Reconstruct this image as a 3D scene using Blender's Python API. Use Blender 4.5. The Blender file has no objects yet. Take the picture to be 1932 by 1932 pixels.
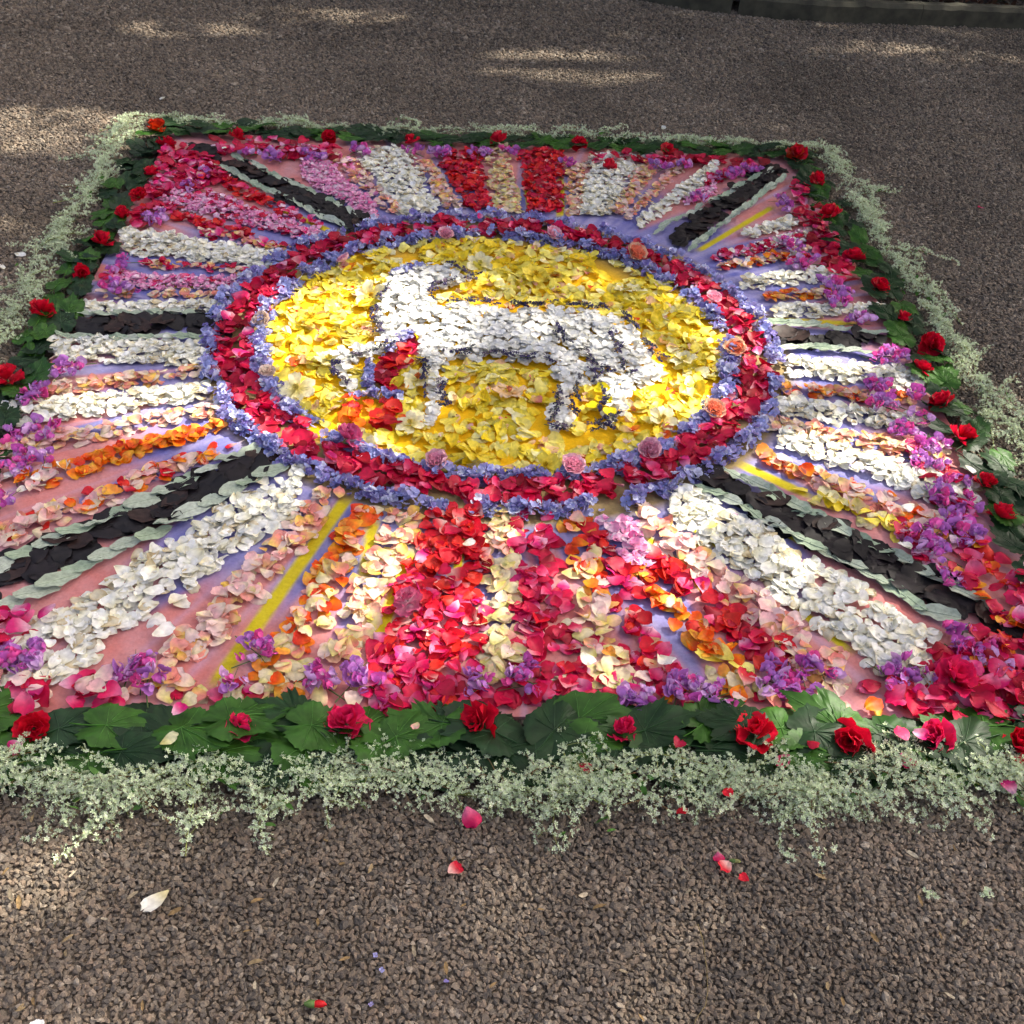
import bpy, math, random
import numpy as np
from mathutils import Matrix, Vector, Euler

SC = bpy.context.scene
COL = SC.collection
random.seed(11)
RNG = np.random.default_rng(11)
rnd, uni, gauss = random.random, random.uniform, random.gauss

# ------------------------------------------------------------------ camera
K = 1.2                                    # metres per half carpet width
FPX, PITCH, ROLL, YAW = 2034.11, 0.706665, 0.072281, 0.086311
CAM = np.array([-0.122866, -2.158264, 1.314626]) * K
_cp, _sp = math.cos(PITCH), math.sin(PITCH)
FW = np.array([math.sin(YAW) * _cp, math.cos(YAW) * _cp, -_sp])
_r = np.array([math.cos(YAW), -math.sin(YAW), 0.0]); _u = np.cross(_r, FW)
RT = math.cos(ROLL) * _r + math.sin(ROLL) * _u
UP = -math.sin(ROLL) * _r + math.cos(ROLL) * _u
cam_d = bpy.data.cameras.new('camera'); cam_o = bpy.data.objects.new('camera', cam_d)
COL.objects.link(cam_o); SC.camera = cam_o
cam_d.sensor_width = 36; cam_d.lens = FPX / 1932 * 36; cam_d.clip_end = 300; cam_d.clip_start = 0.05
M = Matrix.Identity(4)
for i in range(3):
    M[i][0], M[i][1], M[i][2], M[i][3] = RT[i], UP[i], -FW[i], CAM[i]
cam_o.matrix_world = M

# ------------------------------------------------------------------ light
SUN_EL, SUN_AZ = math.radians(47), math.radians(58)      # azimuth clockwise from +Y
SUN = Vector((math.sin(SUN_AZ) * math.cos(SUN_EL), math.cos(SUN_AZ) * math.cos(SUN_EL), math.sin(SUN_EL)))
w = bpy.data.worlds.new('World'); SC.world = w; w.use_nodes = True
nt = w.node_tree; nt.nodes.clear()
sky = nt.nodes.new('ShaderNodeTexSky'); sky.sky_type = 'NISHITA'; sky.sun_disc = False
sky.sun_elevation = SUN_EL; sky.sun_rotation = SUN_AZ; sky.air_density = 0.55; sky.dust_density = 10.0; sky.ozone_density = 0.0
bg = nt.nodes.new('ShaderNodeBackground'); bg.inputs['Strength'].default_value = 0.122
out = nt.nodes.new('ShaderNodeOutputWorld')
nt.links.new(sky.outputs['Color'], bg.inputs['Color']); nt.links.new(bg.outputs['Background'], out.inputs['Surface'])
sl = bpy.data.lights.new('sun', 'SUN'); sl.energy = 3.3; sl.angle = math.radians(0.53); sl.color = (1.0, 0.93, 0.80)
so = bpy.data.objects.new('sun', sl); COL.objects.link(so)
so.rotation_euler = SUN.to_track_quat('Z', 'Y').to_euler(); so.location = SUN * 30
SC.view_settings.view_transform = 'Standard'; SC.view_settings.look = 'None'
SC.view_settings.exposure = 2.0; SC.view_settings.gamma = 1.0
SC.cycles.max_bounces = 4; SC.cycles.diffuse_bounces = 2; SC.cycles.glossy_bounces = 1; SC.cycles.transmission_bounces = 2
SC.cycles.use_adaptive_sampling = True; SC.cycles.adaptive_threshold = 0.03; SC.cycles.caustics_reflective = False; SC.cycles.caustics_refractive = False
SC.cycles.sample_clamp_indirect = 6.0

# ------------------------------------------------------------------ helpers
def ground(x, y, z=0.0):
    """point of the plane z seen at a place of the surveyed picture (1932 px wide)"""
    d = FW + (x - 966) / FPX * RT - (y - 966) / FPX * UP
    t = (z - CAM[2]) / d[2]
    p = CAM + d * t
    return np.array([p[0], p[1]])

def s2l(c):
    return tuple(((v / 255) / 12.92 if v / 255 <= 0.04045 else ((v / 255 + 0.055) / 1.055) ** 2.4) for v in c)

def mesh_np(name, V, F, C=None, mat=None, smooth=True):
    V = np.asarray(V, np.float32); F = np.asarray(F, np.int32)
    me = bpy.data.meshes.new(name); nf, k = F.shape
    me.vertices.add(len(V)); me.vertices.foreach_set('co', V.ravel())
    me.loops.add(nf * k); me.loops.foreach_set('vertex_index', F.ravel())
    me.polygons.add(nf); me.polygons.foreach_set('loop_start', np.arange(nf, dtype=np.int32) * k)
    me.polygons.foreach_set('use_smooth', np.full(nf, smooth))
    if C is not None:
        a = me.color_attributes.new('Col', 'FLOAT_COLOR', 'POINT')
        c4 = np.ones((len(V), 4), np.float32); c4[:, :3] = C
        a.data.foreach_set('color', c4.ravel())
    if mat: me.materials.append(mat)
    me.update(); me.validate()
    return me

def link(name, data, parent=None, mw=None, label=None, cat=None, group=None, kind=None):
    o = bpy.data.objects.new(name, data); COL.objects.link(o)
    if parent: o.parent = parent
    if mw is not None: o.matrix_basis = mw
    if label: o['label'] = label
    if cat: o['category'] = cat
    if group: o['group'] = group
    if kind: o['kind'] = kind
    return o

def trs(x, y, z, rot=(0, 0, 0), s=1.0):
    m = Euler(rot, 'XYZ').to_matrix().to_4x4()
    if isinstance(s, (int, float)): s = (s, s, s)
    return Matrix.Translation((x, y, z)) @ m @ Matrix.Diagonal((s[0], s[1], s[2], 1))

class Tmpl:                                  # triangle template with vertex colour
    def __init__(self, V, F, C): self.V, self.F, self.C = np.asarray(V, float), np.asarray(F, int), np.asarray(C, float)
def join(parts):                             # [(Tmpl, Matrix)]
    Vs, Fs, Cs, n = [], [], [], 0
    for t, m in parts:
        a = np.array(m); Vs.append(t.V @ a[:3, :3].T + a[:3, 3]); Fs.append(t.F + n); Cs.append(t.C); n += len(t.V)
    return Tmpl(np.concatenate(Vs), np.concatenate(Fs), np.concatenate(Cs))

def grid_tris(nu, nv):
    F = []
    for i in range(nu - 1):
        for j in range(nv - 1):
            a = i * nv + j
            F += [(a, a + 1, a + nv + 1), (a, a + nv + 1, a + nv)]
    return np.array(F)

def ring_tube(pts, rads, n=6):
    V, F = [], []
    pts = [Vector(p) for p in pts]
    for i, p in enumerate(pts):
        t = (pts[min(i + 1, len(pts) - 1)] - pts[max(i - 1, 0)]).normalized()
        a = t.cross(Vector((0, 0, 1)) if abs(t.z) < 0.9 else Vector((1, 0, 0))).normalized(); b = t.cross(a)
        for k in range(n):
            q = 2 * math.pi * k / n
            V.append(p + (a * math.cos(q) + b * math.sin(q)) * rads[i])
    for i in range(len(pts) - 1):
        for k in range(n):
            a, b = i * n + k, i * n + (k + 1) % n
            F += [(a, b, b + n), (a, b + n, a + n)]
    return np.array([tuple(v) for v in V]), np.array(F)

def in_poly(P, x, y):
    c = False; n = len(P); j = n - 1
    for i in range(n):
        xi, yi = P[i]; xj, yj = P[j]
        if (yi > y) != (yj > y) and x < (xj - xi) * (y - yi) / (yj - yi) + xi: c = not c
        j = i
    return c

# ------------------------------------------------------------------ materials
def new_mat(name):
    m = bpy.data.materials.new(name); m.use_nodes = True
    t = m.node_tree; t.nodes.clear()
    return m, t, t.nodes, t.links

def vcol_mat(name, rough=0.5, transl=0.25, spec=0.35, scale=90.0, amt=0.22, bump=0.15, sheen=0.0, gain=1.0):
    """plant material: vertex tint, fine mottling, light through the blade"""
    m, t, N, L = new_mat(name)
    o = N.new('ShaderNodeOutputMaterial')
    at = N.new('ShaderNodeAttribute'); at.attribute_name = 'Col'
    tc = N.new('ShaderNodeTexCoord')
    oi = N.new('ShaderNodeObjectInfo')
    no = N.new('ShaderNodeTexNoise'); no.inputs['Scale'].default_value = scale; no.inputs['Detail'].default_value = 3
    L.new(tc.outputs['Object'], no.inputs['Vector'])
    mr = N.new('ShaderNodeMapRange'); mr.inputs['From Min'].default_value = 0.3; mr.inputs['From Max'].default_value = 0.7
    mr.inputs['To Min'].default_value = 1 - amt; mr.inputs['To Max'].default_value = 1 + amt * 0.5
    L.new(no.outputs['Fac'], mr.inputs['Value'])
    mx = N.new('ShaderNodeMix'); mx.data_type = 'RGBA'; mx.blend_type = 'MULTIPLY'; mx.inputs['Factor'].default_value = 1
    L.new(at.outputs['Color'], mx.inputs['A']); L.new(mr.outputs['Result'], mx.inputs['B'])
    hs = N.new('ShaderNodeHueSaturation')
    mv = N.new('ShaderNodeMapRange'); mv.inputs['To Min'].default_value = 0.9 * gain; mv.inputs['To Max'].default_value = 1.08 * gain
    L.new(oi.outputs['Random'], mv.inputs['Value']); L.new(mv.outputs['Result'], hs.inputs['Value']); L.new(mx.outputs['Result'], hs.inputs['Color'])
    p = N.new('ShaderNodeBsdfPrincipled'); p.inputs['Roughness'].default_value = rough
    p.inputs['Specular IOR Level'].default_value = spec
    if sheen: p.inputs['Sheen Weight'].default_value = sheen
    L.new(hs.outputs['Color'], p.inputs['Base Color'])
    if bump:
        b = N.new('ShaderNodeBump'); b.inputs['Strength'].default_value = bump; b.inputs['Distance'].default_value = 0.002
        L.new(no.outputs['Fac'], b.inputs['Height']); L.new(b.outputs['Normal'], p.inputs['Normal'])
    if transl:
        tr = N.new('ShaderNodeBsdfTranslucent'); L.new(hs.outputs['Color'], tr.inputs['Color'])
        ms = N.new('ShaderNodeMixShader'); ms.inputs['Fac'].default_value = transl
        L.new(p.outputs['BSDF'], ms.inputs[1]); L.new(tr.outputs['BSDF'], ms.inputs[2]); L.new(ms.outputs['Shader'], o.inputs['Surface'])
    else:
        L.new(p.outputs['BSDF'], o.inputs['Surface'])
    return m

M_PETAL = vcol_mat('petal', 0.5, 0.28, 0.3)
M_FLORET = vcol_mat('floret', 0.6, 0.28, 0.2, gain=.98)
M_GREEN = vcol_mat('green_leaf', 0.5, 0.14, 0.22, 45, 0.4, 0.35, gain=.85)
M_SAGE = vcol_mat('felted_leaf', 0.9, 0.1, 0.1, 120, 0.25, 0.4, 0.1, gain=.80)
M_DARK = vcol_mat('dark_leaf', 0.55, 0.02, 0.2, 60, 0.45, 0.3, gain=.42)
M_STEM = vcol_mat('stem', 0.6, 0.0, 0.3, gain=.7)
M_BLOSSOM = vcol_mat('blossom', 0.7, 0.3, 0.1, 200, 0.2, 0, gain=.98)
M_DRY = vcol_mat('dry_husk', 0.8, 0.05, 0.2, 150, 0.4, 0.3, gain=.7)

# painted board of the carpet
m, t, N, L = new_mat('painted_board'); M_BOARD = m
o = N.new('ShaderNodeOutputMaterial'); p = N.new('ShaderNodeBsdfPrincipled'); p.inputs['Roughness'].default_value = 0.75
at = N.new('ShaderNodeAttribute'); at.attribute_name = 'Col'; tc = N.new('ShaderNodeTexCoord')
n1 = N.new('ShaderNodeTexNoise'); n1.inputs['Scale'].default_value = 9; n1.inputs['Detail'].default_value = 6; n1.inputs['Roughness'].default_value = 0.65
n2 = N.new('ShaderNodeTexNoise'); n2.inputs['Scale'].default_value = 160; n2.inputs['Detail'].default_value = 3
L.new(tc.outputs['Object'], n1.inputs['Vector']); L.new(tc.outputs['Object'], n2.inputs['Vector'])
mr = N.new('ShaderNodeMapRange'); mr.inputs['From Min'].default_value = 0.3; mr.inputs['From Max'].default_value = 0.72; mr.inputs['To Max'].default_value = 0.45
L.new(n1.outputs['Fac'], mr.inputs['Value'])
mx = N.new('ShaderNodeMix'); mx.data_type = 'RGBA'; mx.inputs['B'].default_value = (0.50, 0.42, 0.48, 1)
L.new(mr.outputs['Result'], mx.inputs['Factor']); L.new(at.outputs['Color'], mx.inputs['A'])
mr2 = N.new('ShaderNodeMapRange'); mr2.inputs['To Min'].default_value = 0.75; mr2.inputs['To Max'].default_value = 1.15
L.new(n2.outputs['Fac'], mr2.inputs['Value'])
mm = N.new('ShaderNodeMix'); mm.data_type = 'RGBA'; mm.blend_type = 'MULTIPLY'; mm.inputs['Factor'].default_value = 1
mk = N.new('ShaderNodeMix'); mk.data_type = 'RGBA'          # no chalk bloom on the yellow ground (alpha channel 'Chalk')
at2 = N.new('ShaderNodeAttribute'); at2.attribute_name = 'Chalk'
L.new(at2.outputs['Fac'], mk.inputs['Factor']); L.new(at.outputs['Color'], mk.inputs['A']); L.new(mx.outputs['Result'], mk.inputs['B'])
L.new(mk.outputs['Result'], mm.inputs['A']); L.new(mr2.outputs['Result'], mm.inputs['B'])
L.new(mm.outputs['Result'], p.inputs['Base Color']); L.new(p.outputs['BSDF'], o.inputs['Surface'])
p.inputs['Specular IOR Level'].default_value = 0.15
bb = N.new('ShaderNodeBump'); bb.inputs['Strength'].default_value = 0.5; bb.inputs['Distance'].default_value = 0.01
n3 = N.new('ShaderNodeTexNoise'); n3.inputs['Scale'].default_value = 22; n3.inputs['Detail'].default_value = 5; L.new(tc.outputs['Object'], n3.inputs['Vector'])
L.new(n3.outputs['Fac'], bb.inputs['Height']); L.new(bb.outputs['Normal'], p.inputs['Normal'])

def gravel_mat(name, per_stone):
    m, t, N, L = new_mat(name)
    o = N.new('ShaderNodeOutputMaterial'); p = N.new('ShaderNodeBsdfPrincipled'); p.inputs['Roughness'].default_value = 0.85
    p.inputs['Specular IOR Level'].default_value = 0.25
    r = N.new('ShaderNodeValToRGB'); cr = r.color_ramp; cr.interpolation = 'LINEAR'
    stops = [(0.0, (0.080, 0.068, 0.056)), (0.2, (0.110, 0.090, 0.070)), (0.42, (0.156, 0.121, 0.087)), (0.6, (0.174, 0.130, 0.094)),
             (0.76, (0.140, 0.118, 0.092)), (0.9, (0.205, 0.160, 0.116)), (1.0, (0.26, 0.22, 0.17))]
    while len(cr.elements) < len(stops): cr.elements.new(0.5)
    for e, (ps, c) in zip(cr.elements, stops): e.position = ps; e.color = (*c, 1)
    tc = N.new('ShaderNodeTexCoord')
    no = N.new('ShaderNodeTexNoise'); no.inputs['Detail'].default_value = 4
    if per_stone:
        oi = N.new('ShaderNodeObjectInfo'); L.new(oi.outputs['Random'], r.inputs['Fac'])
        no.inputs['Scale'].default_value = 4.0; L.new(tc.outputs['Object'], no.inputs['Vector'])
        lo, hi = 0.92, 1.40
    else:
        vo = N.new('ShaderNodeTexVoronoi'); vo.inputs['Scale'].default_value = 115; L.new(tc.outputs['Object'], vo.inputs['Vector'])
        sx = N.new('ShaderNodeSeparateColor'); L.new(vo.outputs['Color'], sx.inputs['Color']); L.new(sx.outputs['Red'], r.inputs['Fac'])
        b = N.new('ShaderNodeBump'); b.invert = True; b.inputs['Strength'].default_value = 0.9; b.inputs['Distance'].default_value = 0.006
        L.new(vo.outputs['Distance'], b.inputs['Height']); L.new(b.outputs['Normal'], p.inputs['Normal'])
        no.inputs['Scale'].default_value = 1.5; L.new(tc.outputs['Object'], no.inputs['Vector'])
        lo, hi = 0.6, 0.95
    mr = N.new('ShaderNodeMapRange'); mr.inputs['From Min'].default_value = 0.3; mr.inputs['From Max'].default_value = 0.7
    mr.inputs['To Min'].default_value = lo; mr.inputs['To Max'].default_value = hi; L.new(no.outputs['Fac'], mr.inputs['Value'])
    mx = N.new('ShaderNodeMix'); mx.data_type = 'RGBA'; mx.blend_type = 'MULTIPLY'; mx.inputs['Factor'].default_value = 1
    L.new(r.outputs['Color'], mx.inputs['A']); L.new(mr.outputs['Result'], mx.inputs['B'])
    ge = N.new('ShaderNodeNewGeometry'); nw = N.new('ShaderNodeTexNoise'); nw.inputs['Scale'].default_value = 1.7; nw.inputs['Detail'].default_value = 5
    L.new(ge.outputs['Position'], nw.inputs['Vector'])
    mw_ = N.new('ShaderNodeMapRange'); mw_.inputs['From Min'].default_value = 0.3; mw_.inputs['From Max'].default_value = 0.7; mw_.inputs['To Min'].default_value = 0.72; mw_.inputs['To Max'].default_value = 1.22
    L.new(nw.outputs['Fac'], mw_.inputs['Value'])
    mz = N.new('ShaderNodeMix'); mz.data_type = 'RGBA'; mz.blend_type = 'MULTIPLY'; mz.inputs['Factor'].default_value = 1
    L.new(mx.outputs['Result'], mz.inputs['A']); L.new(mw_.outputs['Result'], mz.inputs['B'])
    L.new(mz.outputs['Result'], p.inputs['Base Color']); L.new(p.outputs['BSDF'], o.inputs['Surface'])
    return m
M_STONE = gravel_mat('gravel_stone', True); M_GROUND = gravel_mat('gravel_ground', False)

def noise_mat(name, c1, c2, scale, rough=0.85, bump=0.4, dist=0.01):
    m, t, N, L = new_mat(name)
    o = N.new('ShaderNodeOutputMaterial'); p = N.new('ShaderNodeBsdfPrincipled'); p.inputs['Roughness'].default_value = rough
    tc = N.new('ShaderNodeTexCoord'); no = N.new('ShaderNodeTexNoise'); no.inputs['Scale'].default_value = scale; no.inputs['Detail'].default_value = 7
    L.new(tc.outputs['Object'], no.inputs['Vector'])
    r = N.new('ShaderNodeValToRGB'); r.color_ramp.elements[0].position = 0.35; r.color_ramp.elements[1].position = 0.68
    r.color_ramp.elements[0].color = (*c1, 1); r.color_ramp.elements[1].color = (*c2, 1)
    L.new(no.outputs['Fac'], r.inputs['Fac']); L.new(r.outputs['Color'], p.inputs['Base Color'])
    b = N.new('ShaderNodeBump'); b.inputs['Strength'].default_value = bump; b.inputs['Distance'].default_value = dist
    L.new(no.outputs['Fac'], b.inputs['Height']); L.new(b.outputs['Normal'], p.inputs['Normal'])
    L.new(p.outputs['BSDF'], o.inputs['Surface'])
    return m
M_KERB = noise_mat('weathered_edging', (0.036, 0.033, 0.020), (0.085, 0.078, 0.048), 14)
M_SOIL = noise_mat('bed_soil', (0.010, 0.007, 0.005), (0.03, 0.02, 0.014), 30, 0.95, 0.9, 0.03)
M_BARK = noise_mat('bark', (0.05, 0.04, 0.03), (0.13, 0.11, 0.09), 12, 0.9, 0.8, 0.03)

# ------------------------------------------------------------------ ground and gravel
gv = np.array([(-40, -40, -0.007), (40, -40, -0.007), (40, 40, -0.007), (-40, 40, -0.007)])
link('ground', mesh_np('ground', gv, np.array([(0, 1, 2, 3)]), None, M_GROUND, False), kind='structure')

HX, HY = 1.0 * K, 1.135 * K                 # bloom line of the leaf border
def gravel_points():
    P = []
    def zone(x0, x1, y0, y1, step):
        nx, ny = int((x1 - x0) / step), int((y1 - y0) / step)
        gx, gy = np.meshgrid(np.arange(nx), np.arange(ny)); gx = gx.ravel().astype(float); gy = gy.ravel().astype(float)
        x = x0 + (gx + 0.5 * (gy % 2) + RNG.uniform(-0.45, 0.45, gx.size)) * step
        y = y0 + (gy + RNG.uniform(-0.45, 0.45, gx.size)) * step
        k = ~((np.abs(x) < HX - 0.03) & (np.abs(y) < HY - 0.03))
        P.append(np.stack([x[k], y[k], np.full(k.sum(), step)], 1))
    zone(-1.5, 1.6, -2.05, -1.25, 0.0073)
    zone(-2.15, -1.1, -1.25, 1.2, 0.0082)
    zone(1.1, 2.35, -1.25, 1.2, 0.0082)
    zone(-1.1, 1.1, -1.25, -1.2, 0.0082)
    zone(-2.7, 3.0, 1.2, 2.4, 0.0095)
    zone(-3.1, 3.7, 2.4, 4.4, 0.0125)
    return np.concatenate(P)
GP = gravel_points()
n = len(GP); step = GP[:, 2]
size = step * RNG.uniform(0.95, 1.75, n) * np.where(RNG.random(n) < 0.04, 1.45, 1.0)
me = bpy.data.meshes.new('gravel'); me.vertices.add(n)
co = np.stack([GP[:, 0], GP[:, 1], -0.0035 + RNG.uniform(-0.002, 0.0022, n)], 1).astype(np.float32)
me.vertices.foreach_set('co', co.ravel())
a = me.attributes.new('rot', 'FLOAT_VECTOR', 'POINT')
rot = np.stack([RNG.normal(0, 0.45, n), RNG.normal(0, 0.45, n), RNG.uniform(0, 6.28, n)], 1).astype(np.float32); a.data.foreach_set('vector', rot.ravel())
a = me.attributes.new('scl', 'FLOAT_VECTOR', 'POINT')
scl = np.stack([size, size * RNG.uniform(0.55, 0.95, n), size * RNG.uniform(0.42, 0.75, n)], 1).astype(np.float32); a.data.foreach_set('vector', scl.ravel())
me.update()
go = link('gravel', me, label='brown and pinkish crushed stone gravel around the flower carpet', cat='gravel', kind='stuff')
ng = bpy.data.node_groups.new('gravel_stones', 'GeometryNodeTree')
ng.interface.new_socket(name='Geometry', in_out='INPUT', socket_type='NodeSocketGeometry')
ng.interface.new_socket(name='Geometry', in_out='OUTPUT', socket_type='NodeSocketGeometry')
GN, GL = ng.nodes, ng.links
gi = GN.new('NodeGroupInput'); gout = GN.new('NodeGroupOutput')
iop = GN.new('GeometryNodeInstanceOnPoints'); iop.inputs['Pick Instance'].default_value = True
g2i = GN.new('GeometryNodeGeometryToInstance')
for k in range(7):
    ico = GN.new('GeometryNodeMeshIcoSphere'); ico.inputs['Radius'].default_value = 0.5; ico.inputs['Subdivisions'].default_value = 2
    sp = GN.new('GeometryNodeSetPosition'); nz = GN.new('ShaderNodeTexNoise'); nz.inputs['Scale'].default_value = 1.5; nz.inputs['Detail'].default_value = 1
    ps = GN.new('GeometryNodeInputPosition'); ad = GN.new('ShaderNodeVectorMath'); ad.operation = 'ADD'; ad.inputs[1].default_value = (k * 7.3, k * 3.1, k * 5.7)
    sb = GN.new('ShaderNodeVectorMath'); sb.operation = 'SUBTRACT'; sb.inputs[1].default_value = (0.5, 0.5, 0.5)
    sc_ = GN.new('ShaderNodeVectorMath'); sc_.operation = 'SCALE'; sc_.inputs['Scale'].default_value = 1.1
    sm = GN.new('GeometryNodeSetMaterial'); sm.inputs['Material'].default_value = M_STONE
    sh = GN.new('GeometryNodeSetShadeSmooth'); sh.inputs['Shade Smooth'].default_value = False
    GL.new(ps.outputs[0], ad.inputs[0]); GL.new(ad.outputs[0], nz.inputs['Vector']); GL.new(nz.outputs['Color'], sb.inputs[0])
    GL.new(sb.outputs[0], sc_.inputs[0]); GL.new(ico.outputs['Mesh'], sp.inputs['Geometry']); GL.new(sc_.outputs[0], sp.inputs['Offset'])
    GL.new(sp.outputs[0], sh.inputs[0]); GL.new(sh.outputs[0], sm.inputs['Geometry']); GL.new(sm.outputs[0], g2i.inputs[0])
def nattr(nm):
    q = GN.new('GeometryNodeInputNamedAttribute'); q.data_type = 'FLOAT_VECTOR'; q.inputs['Name'].default_value = nm
    return q.outputs['Attribute']
GL.new(gi.outputs[0], iop.inputs['Points']); GL.new(g2i.outputs[0], iop.inputs['Instance'])
e2r = GN.new('FunctionNodeEulerToRotation'); GL.new(nattr('rot'), e2r.inputs[0]); GL.new(e2r.outputs[0], iop.inputs['Rotation'])
GL.new(nattr('scl'), iop.inputs['Scale'])
GL.new(iop.outputs['Instances'], gout.inputs[0])
md = go.modifiers.new('stones', 'NODES'); md.node_group = ng

# ------------------------------------------------------------------ edging and bed beyond it
kb = [ground(*p) for p in [(1299, 18), (1383, 27), (1470, 36), (1555, 42), (1640, 45), (1734, 48), (1840, 52), (1932, 56)]]
d0 = kb[0] - kb[1]; kb = [kb[0] + d0 * 3.0 + np.array([0, 0.5]), kb[0] + d0 * 1.2 + np.array([0, 0.08])] + kb
d1 = kb[-1] - kb[-2]; kb += [kb[-1] + d1 * 2, kb[-1] + d1 * 5]
def edging(pts, h, th, label):
    V, F = [], []
    pts = [np.array(p) for p in pts]; prof = [(0, 0), (0, h - 0.018), (0.018, h), (th - 0.018, h), (th, h - 0.018), (th, 0)]
    dense = []
    for a_, b_ in zip(pts[:-1], pts[1:]):
        for k in range(6): dense.append(a_ + (b_ - a_) * k / 6)
    dense.append(pts[-1])
    for i, p_ in enumerate(dense):
        tdir = dense[min(i + 1, len(dense) - 1)] - dense[max(i - 1, 0)]; tdir /= np.linalg.norm(tdir)
        nrm = np.array([-tdir[1], tdir[0]])
        if nrm[1] < 0: nrm = -nrm
        j = gauss(0, 0.002)
        for (a_, b_) in prof:
            q = p_ + nrm * a_; V.append((q[0], q[1], b_ - 0.02 + (j if b_ > 0.01 else 0)))
    k = len(prof)
    for i in range(len(dense) - 1):
        for j in range(k - 1): F.append((i * k + j, (i + 1) * k + j, (i + 1) * k + j + 1, i * k + j + 1))
    for base in (0, (len(dense) - 1) * k):
        F.append((base, base + 1, base + 4, base + 5)); F.append((base + 1, base + 2, base + 3, base + 4))
    link('edging_kerb', mesh_np('edging_kerb', V, np.array(F), None, M_KERB, False), label=label, cat='kerb', group='edging kerbs of the planting bed')
kg = kb[3] + (kb[2] - kb[3]) * 0.06; kg2 = kb[3] + (kb[4] - kb[3]) * 0.10
edging([kb[0], kb[1], kb[2], kg], 0.115, 0.09, 'short curved grey-green kerb left of the dark gap, top edge')
edging([kg2, kb[4], kb[5], kb[6], kb[7] - (kb[7] - kb[6]) * 0.003], 0.115, 0.09, 'long weathered kerb right of the dark gap, partly sunlit')
edging([kb[7] + (kb[8] - kb[7]) * 0.004, kb[8], kb[9], kb[10], kb[11]], 0.115, 0.09, 'dark weathered kerb in the top right corner')
bed = [(p_[0], p_[1] + 0.05) for p_ in kb]; nb = len(bed)
V = [(x, y, 0.05) for x, y in bed] + [(x * 1.02, y + 0.6, 0.10) for x, y in bed] + [(x * 1.15, y + 6, 0.12) for x, y in bed]
F = [(i, i + 1, i + 1 + nb, i + nb) for i in range(nb - 1)] + [(i + nb, i + 1 + nb, i + 1 + 2 * nb, i + 2 * nb) for i in range(nb - 1)]
link('planting_bed', mesh_np('planting_bed', V, np.array(F), None, M_SOIL), kind='structure')

# ------------------------------------------------------------------ petal templates
def petal(Ln, Wd, cup=0.0, curl=0.0, wave=0.0, notch=0.0, base=0.18, peak=0.6, rows=(0, .22, .45, .66, .84, .95, 1.0), nv=5, c0=(1, 1, 1), c1=(1, 1, 1), edge=None, spot=0.0):
    V, C = [], []
    ph, fr = uni(0, 6.28), uni(1.2, 2.4)
    bend = gauss(0, 0.06); fold = abs(gauss(0, .10)) * random.choice((-1, 1)); tear = uni(-1, 1) if rnd() < .3 else 9
    for t_ in rows:
        if t_ < peak: w_ = base + (1 - base) * math.sin(math.pi / 2 * t_ / peak)
        else: w_ = math.sqrt(max(0.0, 1 - ((t_ - peak) / (1 - peak)) ** 2)) * 0.96 + 0.04
        if t_ == 1.0: w_ = 0.30
        w_ *= Wd / 2
        for j in range(nv):
            s = -1 + 2 * j / (nv - 1)
            y = t_ * Ln - (abs(s) ** 2) * (0.10 * Ln if t_ > 0.9 else 0) - notch * Ln * (1 - abs(s)) * (t_ > 0.93)
            x = s * w_ + bend * Ln * t_ * t_
            tt = t_ - 0.5
            z = cup * Wd * ((s * w_ / (Wd / 2)) ** 2 * 0.5 + tt * tt * 0.8) + curl * Ln * max(0, t_ - 0.55) ** 2
            z += wave * Wd * math.sin(ph + s * fr * 1.5 + t_ * 4) * (abs(s) * 0.6 + t_ * 0.4)
            z += fold * Wd * abs(s)
            if t_ > .8 and abs(s - tear) < .3: y -= Ln * .13
            x += gauss(0, .012) * Wd; y += gauss(0, .012) * Ln
            V.append((x, y - Ln * 0.5, z))
            k = min(1, max(0, (t_ - 0.08) / 0.6)); k = k * k * (3 - 2 * k)
            c = np.array(c0) * (1 - k) + np.array(c1) * k
            if edge is not None:
                e = max(abs(s) ** 3, max(0, t_ - 0.75) * 3.2); c = c * (1 - 0.75 * min(1, e)) + np.array(edge) * 0.75 * min(1, e)
            c = c * (1 + uni(-0.07, 0.07))
            if rnd() < spot: c = c * np.array((0.72, 0.6, 0.42))
            C.append(c)
    return Tmpl(V, grid_tris(len(rows), nv), np.clip(C, 0, 1))

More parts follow.
